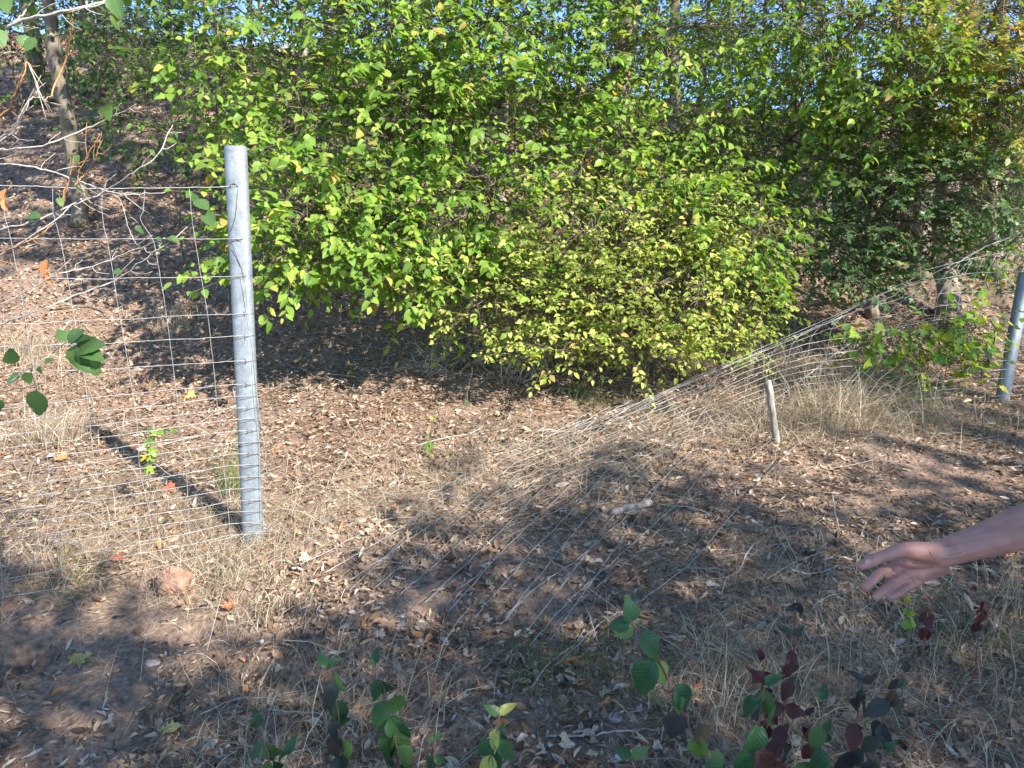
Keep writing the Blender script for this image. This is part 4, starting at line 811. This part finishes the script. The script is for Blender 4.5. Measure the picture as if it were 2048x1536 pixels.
# tall leaning one, leaf by leaf
TD = thing('dogwood_seedling', 'tall leaning dogwood seedling with large green leaves low in the centre right', 'seedling', (at(1430, 1600, 1.55)[0], 1.55, float(hgt(at(1430, 1600, 1.55)[0], 1.55))))
P = smooth_path([off(TD), at(1425, 1540, 1.5), at(1385, 1465, 1.5), at(1350, 1390, 1.5), at(1318, 1320, 1.5), at(1280, 1265, 1.5), at(1258, 1240, 1.5)], 26, .0007)
V, T = tube(P, np.linspace(.0035, .0016, 26), 7); link('stem', npmesh('stem', V-off(TD), T, None, M['stem_red'], True), TD)
for (px, py, ex, ey, mk, nx_, fl) in [(1262, 1244, 1262, 1202, 'dogwood', .2, 0), (1260, 1246, 1218, 1252, 'dogwood', -.1, 0), (1268, 1254, 1232, 1270, 'alder', .1, 0), (1284, 1262, 1322, 1318, 'dogwood', .3, 1), (1308, 1318, 1268, 1392, 'dogwood', -.3, 1), (1310, 1322, 1340, 1368, 'alder', .5, 1), (1350, 1368, 1384, 1428, 'dogwood', .3, 1), (1352, 1380, 1366, 1430, 'alder', .5, 1), (1356, 1420, 1340, 1484, 'dogwood_dark', -.2, 1), (1395, 1448, 1420, 1500, 'dogwood_dark', .2, 1), (1400, 1470, 1392, 1530, 'alder', -.3, 1), (1418, 1500, 1445, 1560, 'dogwood', .2, 1)]:
    p0 = at(px, py, 1.5); p1 = at(ex, ey, 1.5-random.uniform(0, .02)); d = p1-p0; o = link('leaf', tpl_mesh(DOG[random.randrange(3)], mk), TD)
    mm = np.eye(4); mm[:3, :3] = frame(d, np.array([nx_, -.8, .55]))*np.linalg.norm(d)*1.05*np.array([1.25, 1, 1]); mm[:3, 3] = p0-off(TD); o.matrix_local = Matrix(mm.tolist())
seedling('middle dogwood seedling with paired drooping leaves, left of two tall ones', [(690, 1560), (682, 1480), (672, 1400), (655, 1335)], 1.6, 'dogwood', .088, 7, alt='dogwood_dark')
seedling('dogwood seedling with a bright striped top leaf, right of the middle one', [(800, 1570), (790, 1480), (775, 1400), (750, 1330)], 1.6, 'dogwood', .090, 8, alt='alder')
seedling('low bushy green seedling at the bottom left of centre', [(560, 1640), (545, 1540), (515, 1455)], 1.5, 'dogwood', .090, 8)
seedling('green seedling cut by the bottom edge beside the small one', [(620, 1680), (600, 1580), (575, 1510)], 1.45, 'dogwood', .090, 6)
seedling('small young seedling at the bottom edge near the centre', [(868, 1560), (868, 1520), (870, 1480)], 1.6, 'dogwood', .045, 4)
seedling('upright seedling at the bottom with yellowish lower leaves', [(960, 1600), (985, 1500), (1000, 1430)], 1.5, 'dogwood', .086, 7, alt='elm')
seedling('pair of green leaves at the bottom edge below the whitish stick', [(1290, 1640), (1275, 1560), (1262, 1515)], 1.45, 'dogwood', .080, 3)
seedling('green dogwood shoot in front of the red ones', [(1510, 1600), (1512, 1500), (1525, 1400), (1530, 1370)], 1.5, 'dogwood', .086, 7, alt='dogwood_red')
seedling('straight dogwood shoot with pale stem right of the red cluster', [(1635, 1640), (1640, 1520), (1646, 1400)], 1.5, 'dogwood', .084, 8, alt='dogwood')
seedling('crimson-leaved dogwood seedling in the red cluster at lower right', [(1560, 1560), (1565, 1450), (1580, 1340), (1585, 1270)], 1.75, 'dogwood_red', .066, 9, alt='dogwood_dark')
seedling('purple-leaved dogwood seedling left in the red cluster', [(1530, 1480), (1530, 1380), (1525, 1320)], 1.8, 'dogwood_red', .066, 6, alt='dogwood_dark')
seedling('dark red low seedling below the crimson one', [(1620, 1560), (1625, 1480), (1610, 1430)], 1.7, 'dogwood_red', .06, 5, alt='dogwood_red')
seedling('dark purple-green dogwood seedling right of the red cluster', [(1740, 1560), (1760, 1460), (1790, 1380), (1810, 1345)], 1.65, 'dogwood_dark', .070, 8, alt='dogwood')
seedling('dark dogwood seedling between the pale stem and the rightmost shoot', [(1700, 1600), (1705, 1500), (1720, 1400), (1725, 1365)], 1.7, 'dogwood_dark', .070, 7, alt='dogwood_red')
seedling('bottom edge dogwood with brownish green leaves at lower right', [(1740, 1640), (1755, 1560), (1770, 1500)], 1.5, 'dogwood_dark', .06, 4, alt='dogwood')
seedling('small red seedling just right of and below the hand', [(1852, 1250), (1856, 1225), (1858, 1200)], 2.35, 'dogwood_red', .05, 5)
seedling('rusty red seedling near the right edge below the forearm', [(1962, 1240), (1968, 1215), (1972, 1190)], 2.35, 'dogwood_red', .05, 5, alt='dogwood_dark')
seedling('tiny brown seedling left of the hand above the red cluster', [(1592, 1225), (1594, 1205), (1596, 1188)], 2.4, 'dogwood_dark', .045, 3)
seedling('bright green sprig directly under the fingers', [(1820, 1235), (1818, 1222), (1815, 1205)], 2.3, 'young_maple', .035, 4, name='maple_sprig', tset=MPL, stem_mk='twig')
g = gnd(300, 930)
seedling('bright green sprig growing behind the fence wires left of the post', [(296, 930), (300, 895), (305, 860), (340, 862)], 3.35, 'young_maple', .05, 7, name='maple_sprig', tset=FM, stem_mk='twig')
g = gnd(880, 915)
seedling('thin sapling with a few dull green leaves in the sunny clearing', [(890, 915), (905, 870), (930, 800), (945, 740)], g[1], 'alder', .05, 4, name='sapling', tset=HB, stem_mk='twig', both=False)
seedling('low green sprig at the foot of the thin sapling in the clearing', [(860, 905), (858, 880), (865, 840)], g[1], 'young_maple', .045, 5, name='sapling', tset=HB, stem_mk='twig')
for (px, py, lb) in [(700, 755, 'tiny yellow-green seedling in the sunny litter near the bare twigs'), (612, 655, 'little bright sprout in sun behind the post'), (1150, 790, 'tiny yellow-green seedling below the yellowing bush'), (436, 345, 'small green sprout on the shaded slope left of the post')]:
    g = gnd(px, py); pxx = [(px, py-6), (px+2, py-22)]
    seedling(lb, pxx, g[1], 'young_maple', .05, 3, name='sprout', tset=HB, stem_mk='twig')

# bare twiggy shrub in the sun left of the yellowing bush
for (lb, px, py, n, seed, w_) in [('bare tangled twig shrub with a few yellow leaves left of the central bush', 880, 750, 26, 1, 120), ('low tangle of dead twigs at the foot of the central bush', 1040, 765, 18, 2, 110)]:
    g = gnd(px, py); BT = thing('bare_shrub', lb, 'shrub', g); lv = Leaves()
    for k in range(n):
        a = random.uniform(-1.2, 1.2); l_ = random.uniform(.25, .55); d = np.array([math.sin(a)*1.1, random.uniform(-.5, .4), .35+.5*math.cos(a)]); p = g+np.array([random.uniform(-.15, .15), random.uniform(-.1, .1), 0]); pts = [p]
        for s_ in range(6): d = d+rv(.28); d[2] += -.04; p = p+d/np.linalg.norm(d)*l_/6; p[2] = max(p[2], hgt(p[0], p[1])+.015); pts.append(p)
        V, T = tube(pts, np.linspace(.0030, .0010, 7), 4); link('twig', npmesh('twig', V-g, T, None, M['twig_pale'], True), BT)
        for s_ in (2, 3, 4, 5):
            q = pts[s_]; e = q+np.array([random.uniform(-1, 1), random.uniform(-.6, .6), random.uniform(-.2, 1)])*.09
            V, T = tube([q, (q+e)/2+rv(.008), e], [.0015, .0012, .0008], 4); link('twig', npmesh('twig', V-g, T, None, M['twig_pale'], True), BT)
            if random.random() < .3: lv.add(HB[random.randrange(4)], e, rv()+np.array([0, 0, -.5]), np.array([0, -.6, .7])+rv(.2), random.uniform(.035, .06))
    lv.build(BT, 'elm', 300, minpx=1)

# ------------------------------------------------------------------ small things on the ground
def rock(name, label, cat, px, py, r, mk, sq=(1, 1, .6), rough=.12, up=0, sub=3):
    import bmesh
    bm = bmesh.new(); bmesh.ops.create_icosphere(bm, subdivisions=sub, radius=1)
    for v in bm.verts:
        c = v.co.copy(); k = 1+rough*(vnoise(c.x*3+px, c.y*3+c.z*2.1, 1, 5)*2+.6*vnoise(c.x*9, c.y*9+c.z*7, 1, 6)+.5*vnoise(c.x*25+c.z*11, c.y*25, 1, 8)); v.co = Vector((c.x*sq[0], c.y*sq[1], c.z*sq[2]))*float(k)*r
    me = bpy.data.meshes.new(name); bm.to_mesh(me); bm.free(); me.materials.append(M[mk])
    o = link(name, me, None, label=label, category=cat); g = gnd(px, py); o.location = g+np.array([0, 0, r*sq[2]*.3+up]); return o
M['earth'] = plain('dry_earth', (.30, .18, .125), .95)
rock('clod', 'round lump of reddish earth at the burrow on the bank', 'clod', 350, 1185, .062, 'earth', (1.05, .9, .9), .2, .03, 4)
for i, (px, py, r, lb) in enumerate([(305, 1330, .03, 'flat brown stone lying on shaded bare soil below the two burrow holes'), (582, 1188, .022, 'small oval grey stone beside leaves below the post'), (1230, 1438, .028, 'squarish brown stone in the bottom centre litter'), (795, 1252, .03, 'flat purplish stone in the lower left of centre'), (1865, 1160+8, .024, 'pale rounded stone under the wrist'), (1700, 1455-185, .02, 'small yellowish stone left of the grass patch at right'), (1580, 1420, .02, 'small brown pebble among the red seedlings'), (1460, 985, .018, 'small white pebble near the log on the dappled ground'), (1000, 1225, .016, 'small pale pebble under the fallen wires')]):
    rock('stone', lb, 'stone', px, py, r, 'stone', (1.2, .9, .45), .15)
rock('snail_shell', 'small white snail shell on a stalk low at left', 'shell', 524, 1294, .009, 'chalk', (1, 1, .9), .05, .02, 2)
for (px, py, lb) in [(805, 1238, 'tiny white fragment of bark in the shaded leaf litter'), (1340, 1044, 'small white stone chip below the log')]: rock('stone_chip', lb, 'stone', px, py, .010, 'chalk', (1, 1, .6), .2, .01, 2)
# short log
ga, gb = gnd(1222, 1034), gnd(1302, 1014); ga[2] += .02; gb[2] += .025
pts = smooth_path([ga, (ga+gb)/2, gb], 14); rr = .019*(1+.18*rng.normal(0, 1, 14)); rr[0] *= .6; rr[-1] *= .5
V, T = tube(pts, rr, 9); V += rng.normal(0, .0014, V.shape); o = link('log', npmesh('log', V-ga, T, None, M['stake']), None, label='short pale weathered piece of wood lying in the litter in the middle', category='log'); o.location = ga
def stick(label, pts, r, mk='twig_pale', up=.02, name='stick'):
    q = [gnd(x, y, up) for x, y in pts]; P = smooth_path(q, 4*len(q), .002); V, T = tube(P, np.linspace(r, r*.6, len(P)), 6)
    o = link(name, npmesh(name, V-q[0], T, None, M[mk], True), None, label=label, category='stick'); o.location = q[0]
stick('long pale stick lying level near the bottom centre', [(1092, 1472), (1180, 1470), (1240, 1462), (1320, 1458)], .004)
stick('short whitish stick left of the small red seedlings', [(1612, 1270), (1640, 1272), (1658, 1270)], .0035)
stick('curved pale branch on the ground right of the post at mid height', [(520, 715), (560, 722), (600, 738), (640, 745)], .006, 'twig')
stick('thin curved pale root right of the post above the fallen wires', [(610, 972), (640, 972), (680, 982), (730, 986)], .004)
stick('long thin straw stem arching over the bottom left litter', [(400, 1430), (450, 1405), (500, 1395), (580, 1402)], .002, up=.06)
stick('pale straw stem left of the middle seedling', [(540, 1418), (580, 1424), (645, 1428)], .0022, up=.06)
stick('thin fallen branch lying along the bank behind the fence', [(60, 905), (200, 870), (330, 862)], .006, 'twig')
stick('dark curved branch on the slope behind the third fence wire', [(100, 618), (170, 612), (210, 625)], .009, 'twig')
stick('straight pale stick on the slope behind the hornbeam', [(690, 392), (725, 382), (760, 366)], .012, 'twig_pale')
stick('dark straight twig standing out behind the tall seedling', [(1262, 1245), (1290, 1218), (1318, 1180)], .0025, 'twig', .03)
stick('bleached twig heap end in the dry grass right of the stake', [(1620, 828), (1680, 820), (1740, 812)], .005)
stick('second bleached twig in the dry grass right of the stake', [(1610, 840), (1660, 826), (1700, 806)], .004)
stick('dark thin branch at the lower right corner', [(2048, 1290), (2000, 1320), (1960, 1340)], .004, 'twig', .03)

# ------------------------------------------------------------------ the person reaching in from the right
def capsules(chains, voxel, name, mk, parent, smooth=4, dec=0):
    G = Geo()
    for ch in chains:
        for (p0, r0), (p1, r1) in zip(ch[:-1], ch[1:]):
            p0 = np.array(p0); p1 = np.array(p1); ax = p1-p0; L_ = np.linalg.norm(ax); ax = ax/(L_+1e-9); st_ = []
            for a in np.linspace(-math.pi/2, 0, 5)[:-1]: st_.append((p0+ax*r0*math.sin(a), r0*math.cos(a)+1e-5))
            for f in np.linspace(0, 1, 4): st_.append((p0+ax*L_*f, r0+(r1-r0)*f))
            for a in np.linspace(0, math.pi/2, 5)[1:]: st_.append((p1+ax*r1*math.sin(a), r1*math.cos(a)+1e-5))
            ref = np.array([0, 0, 1.0]) if abs(ax[2]) < .8 else np.array([1.0, 0, 0]); A_ = np.cross(ax, ref); A_ /= np.linalg.norm(A_); B_ = np.cross(ax, A_); n = 14
            V = []; T = []
            for (c, r) in st_:
                for k in range(n): a = 2*math.pi*k/n; V.append(c+r*(math.cos(a)*A_+math.sin(a)*B_))
            for i in range(len(st_)-1):
                for k in range(n): j = (k+1) % n; q = i*n; T += [(q+k, q+n+j, q+j), (q+k, q+n+k, q+n+j)]
            T += [(0, k, k+1) for k in range(1, n-1)] + [((len(st_)-1)*n, (len(st_)-1)*n+k+1, (len(st_)-1)*n+k) for k in range(1, n-1)]
            G.add(np.array(V), T)
    V = np.vstack(G.V)-off(parent); o = link(name, npmesh(name, V, np.vstack(G.T), None, M[mk], True), parent)
    rm = o.modifiers.new('remesh', 'REMESH'); rm.mode = 'VOXEL'; rm.voxel_size = voxel; rm.use_smooth_shade = True
    sm = o.modifiers.new('smooth', 'SMOOTH'); sm.iterations = smooth; sm.factor = .5
    if dec: dm = o.modifiers.new('dec', 'DECIMATE'); dm.ratio = dec
    dg = bpy.context.evaluated_depsgraph_get(); me = bpy.data.meshes.new_from_object(o.evaluated_get(dg)); o.modifiers.clear(); o.data = me
    if not me.materials: me.materials.append(M[mk])
    for p_ in me.polygons: p_.use_smooth = True
    return o
HY = 1.36
def hz_(zx, zy, dy=0): return at(1660+zx/5.28, 980+zy/5.28, HY+dy)
px0 = np.array([1.62, .95, 0.0]); px0[2] = float(hgt(px0[0], px0[1]))
PER = thing('person', 'person standing out of frame at right, bare forearm and open hand reaching in', 'person', px0)
cm = .01
sh = px0+np.array([-.17, .10, 1.38]); el = hz_(2700, 130, .0)
hand = [
 [(sh, 4.900*cm), ((sh+el)/2, 4.600*cm), (el, 4.200*cm), (hz_(2250, 330), 4.400*cm), (hz_(1980, 415), 4.100*cm), (hz_(1700, 510), 3.450*cm), (hz_(1450, 585), 3.000*cm), (hz_(1280, 640), 2.750*cm), (hz_(1150, 690), 2.550*cm)],
 [(hz_(1180, 660), 2.500*cm), (hz_(1040, 665, -.01), 2.100*cm), (hz_(880, 640, -.02), 1.750*cm), (hz_(740, 635, -.03), 1.380*cm), (hz_(590, 690, -.04), 1.124*cm), (hz_(450, 745, -.045), 1.156*cm), (hz_(330, 800, -.045), 0.856*cm)],
 [(hz_(1150, 690, .01), 2.000*cm), (hz_(900, 690, .02), 1.500*cm), (hz_(680, 720, .03), 1.250*cm), (hz_(540, 690, .04), 1.049*cm), (hz_(450, 690, .03), 0.963*cm), (hz_(405, 730, .02), 0.856*cm)],
 [(hz_(1140, 740, .01), 1.900*cm), (hz_(880, 780, .01), 1.500*cm), (hz_(650, 830, .01), 1.177*cm), (hz_(525, 880, -.005), 0.984*cm), (hz_(445, 960, -.012), 0.963*cm), (hz_(382, 1032, -.012), 0.877*cm)],
 [(hz_(1150, 780, .01), 1.800*cm), (hz_(920, 850, .0), 1.500*cm), (hz_(745, 915, .0), 1.198*cm), (hz_(640, 990, -.015), 0.963*cm), (hz_(560, 1062, -.022), 0.920*cm), (hz_(492, 1124, -.024), 0.835*cm)],
 [(hz_(1170, 820, .01), 1.600*cm), (hz_(990, 885, -.0), 1.450*cm), (hz_(865, 985, -.005), 1.091*cm), (hz_(790, 1045, -.018), 0.835*cm), (hz_(715, 1092, -.026), 0.792*cm), (hz_(640, 1132, -.03), 0.706*cm)],
 [(hz_(1040, 740, -.005), 1.600*cm), (hz_(800, 760, -.01), 1.250*cm)], [(hz_(1120, 800, -.0), 1.600*cm), (hz_(930, 880, -.004), 1.400*cm)], [(hz_(900, 780, .008), 1.300*cm), (hz_(740, 850, .008), 1.150*cm)]]
ce = px0+np.array([0, 0, 1.05])
hd = px0+np.array([-.03, .08, 1.60])
body = hand + [[(px0+np.array([0, 0, 1.35]), .10), (px0+np.array([0, .01, 1.15]), .12), (px0+np.array([0, 0, .95]), .12)], [(px0+np.array([.0, 0, 1.36]), .05), (px0+np.array([-.02, .04, 1.50]), .05)],
 [(hd+np.array([0, -.02, .03]), .085), (hd+np.array([0, .02, -.05]), .065)], [(hd+np.array([-.01, .085, -.01]), .012), (hd+np.array([-.01, .10, -.03]), .014)], [(hd+np.array([-.082, 0, -.01]), .012), (hd+np.array([-.085, -.01, -.04]), .010)], [(hd+np.array([.082, 0, -.01]), .012), (hd+np.array([.085, -.01, -.04]), .010)],
 [(sh, .05), (px0+np.array([0, 0, 1.34]), .06), (px0+np.array([.19, .0, 1.37]), .05), (px0+np.array([.24, .0, 1.08]), .04), (px0+np.array([.25, .06, .84]), .026), (px0+np.array([.25, .08, .74]), .02)]]
capsules(body, .0023, 'body', 'skin', PER, 4, .22)
capsules([[(px0+np.array([0, 0, 1.36]), .125), (px0+np.array([0, 0, 1.15]), .145), (px0+np.array([0, 0, .93]), .150)], [(px0+np.array([-.13, 0, 1.36]), .085), (px0+np.array([.13, 0, 1.36]), .085)], [(sh, .070), (sh*.55+el*.45, .064)], [(px0+np.array([.19, 0, 1.37]), .065), (px0+np.array([.225, 0, 1.18]), .06)]], .012, 'shirt', 'shirt', PER, 4)
capsules([[(px0+np.array([-.09, 0, .93]), .115), (px0+np.array([-.10, .01, .5]), .080), (px0+np.array([-.10, 0, .12]), .065)], [(px0+np.array([.09, 0, .93]), .115), (px0+np.array([.10, .01, .5]), .080), (px0+np.array([.10, 0, .12]), .065)]], .012, 'trousers', 'trousers', PER, 4)
capsules([[(hd+np.array([0, -.035, .05]), .090), (hd+np.array([0, -.05, -.02]), .078)]], .01, 'hair', 'hair', PER, 4)
capsules([[(px0+np.array([-.10, -.04, .05]), .05), (px0+np.array([-.11, .14, .035]), .04)]], .01, 'shoe', 'hair', PER, 2)
capsules([[(px0+np.array([.10, -.04, .05]), .05), (px0+np.array([.11, .14, .035]), .04)]], .01, 'shoe', 'hair', PER, 2)
# dark tubes painting shade into palm and wrist folds, veins of the forearm, laid on the skin
from mathutils.bvhtree import BVHTree
bo = [o for o in PER.children if o.name == 'body'][0]; bmv = [v.co.copy() for v in bo.data.vertices]; bvh = BVHTree.FromPolygons(bmv, [list(p_.vertices) for p_ in bo.data.polygons])
def on_skin(zx, zy, up):
    d = ray(1660+zx/5.28, 980+zy/5.28); o_ = Vector(np.array([0, 0, CAMZ])-px0); h = bvh.ray_cast(o_, Vector(d).normalized())
    return None if h[0] is None else np.array(h[0]+h[1]*up)
for (nm, mk_, r_, up_, pl) in [('fold_shade', 'crease_shade', .0007, 0, [(640, 870), (700, 920), (745, 945)]), ('fold_shade', 'crease_shade', .0007, 0, [(745, 840), (800, 880), (860, 930), (900, 985)]), ('fold_shade', 'crease_shade', .0008, 0, [(720, 700), (780, 745), (880, 770), (1000, 790), (1060, 780)]), ('fold_shade', 'crease_shade', .0006, 0, [(1040, 590), (1050, 650), (1080, 700), (1090, 760)]), ('fold_shade', 'crease_shade', .0006, 0, [(445, 690), (455, 715), (460, 745)]), ('fold_shade', 'crease_shade', .0005, 0, [(540, 880), (570, 905), (590, 930)]), ('fold_shade', 'crease_shade', .0005, 0, [(660, 960), (680, 985), (690, 1010)]), ('fold_shade', 'crease_shade', .0005, 0, [(505, 905), (530, 935)]), ('fold_shade', 'crease_shade', .0005, 0, [(590, 1010), (615, 1040)]),
   ('vein', 'vein', .0016, -.0007, [(1090, 620), (1200, 600), (1350, 570), (1500, 540), (1700, 500)]), ('vein', 'vein', .0014, -.0007, [(1120, 690), (1240, 690), (1380, 660), (1500, 600), (1640, 580)]), ('vein', 'vein', .0012, -.0006, [(1150, 730), (1300, 720), (1450, 690)])]:
    q = [on_skin(x, y, up_) for x, y in pl]; q = [v for v in q if v is not None]
    if len(q) > 1:
        q2 = smooth_path(q, 6*len(q)); V, T = tube(q2, r_*np.sin(np.linspace(.25, math.pi-.25, len(q2))), 5); link(nm, npmesh(nm, V, T, None, M[mk_], True), PER)
# thumbnail
c = hz_(395, 755, -.0535); V, T, U = ovate(6, .36, -.15, .05, peak=1); o = link('nail', npmesh('nail', V, T, U, M['nail'], True), PER)
mm = np.eye(4); mm[:3, :3] = frame(hz_(330, 800)-hz_(450, 740), np.array([0, -1, .45]))*.0125; mm[:3, 3] = hz_(432, 742, -.0555)-px0; o.matrix_local = Matrix(mm.tolist())

# ------------------------------------------------------------------ unseen trees behind and above the camera, crowns carved to shade the foreground and the slope
def shade_tree(name, label, trunk, r0, n, zlo, zhi, mask, box_, lsize, seed):  # out-of-view tree: leaves set only where the mask wants their shadow
    T_ = thing(name, label, 'tree', trunk[0]); V, Tr = tube(smooth_path(trunk, 16, .01), np.linspace(r0, r0*.3, 16), 10); link('trunk', npmesh('trunk', V-off(T_), Tr, None, M['bark'], True), T_)
    lv = Leaves(); r = np.random.default_rng(seed); x = r.uniform(box_[0], box_[1], n); y = r.uniform(box_[2], box_[3], n); k = mask(x, y) > r.random(n); x = x[k]; y = y[k]
    z = r.uniform(zlo, zhi, len(x))+.25*np.clip(y-6, 0, 30); px = x + S[0]/S[2]*z; py = y + S[1]/S[2]*z
    for i in range(len(x)): lv.add(FAR[i % 2], np.array([px[i], py[i], z[i]]), rv(), S*.8+UP*.5+rv(.5), lsize*r.uniform(.7, 1.2))
    lv.build(T_, 'canopy', 0)
    G = Geo(); tp = np.array(trunk[-1])
    for i in range(0, len(x), max(1, len(x)//40)):
        q = np.array([px[i], py[i], z[i]]); G.tube(smooth_path([tp, (tp+q)/2+np.array([0, 0, .25]), q], 6), np.linspace(.035, .006, 6), 5)
    G.obj('limbs', M['bark'], T_, kind='stuff')
def m_front(x, y):  # shadow outline for the crown, the camera holder's shadow at left included
    x = x+.12; y = y+.08
    thr = np.interp(x, [-3.5, -2.6, -1.9, -1.5, -1.2, -.9, -.6, 0, .6, 1.5, 3, 5], [3.35, 3.3, 3.1, 2.85, 2.6, 2.75, 3.5, 4.1, 4.1, 3.9, 4.0, 4.3])
    st = np.where(x < -.9, 11.0, np.where(x > .7, 3.6, 2.8)); n_ = vnoise(x*.8+y*.5, y*.9, .4, 51)*1.0
    e = 1/(1+np.exp((y-thr+np.where(x < -1, .12, .4)*n_)*st)); dap = np.clip(.72+.9*vnoise(x+y*.6, y*.5, .22, 52), .3, 1); k = np.where(x < -.9, 1, np.clip((thr-y-.4)/.9, 0, 1))
    return e*(dap*(1-k)+.95*k)
shade_tree('shade_tree', 'broad unseen tree behind the camera, crown carved to shade the foreground', [np.array([1.2, -5.2, -.3]), np.array([1.1, -5.1, 1.8]), np.array([1.2, -5.0, 3.2])], .16, 68000, 3.8, 7.4, m_front, (-5, 7, -1.5, 5.6), .102, 3)
def m_slope(x, y):  # patchy shadow area that the overhead crown is carved to cast
    base_ = np.clip(.84+1.5*vnoise(x, y, 1.1, 61)+1.0*vnoise(x, y, .4, 62), .02, 1)
    cut = 1/(1+np.exp(-(y-np.interp(x, [-9, -6.5, -5.3, -1, 3, 9], [6.2, 7.0, 9.6, 10.8, 11.5, 12.0]))*2.5)); return base_*cut
shade_tree('shade_tree', 'tall unseen tree above the camera, crown carved to dapple the slope with shade', [np.array([14.5, -6.0, -.3]), np.array([14.3, -5.9, 4.5]), np.array([12.0, -4.0, 8.0])], .2, 58000, 5.8, 9.0, m_slope, (-14, 14, 6, 25), .20, 4)
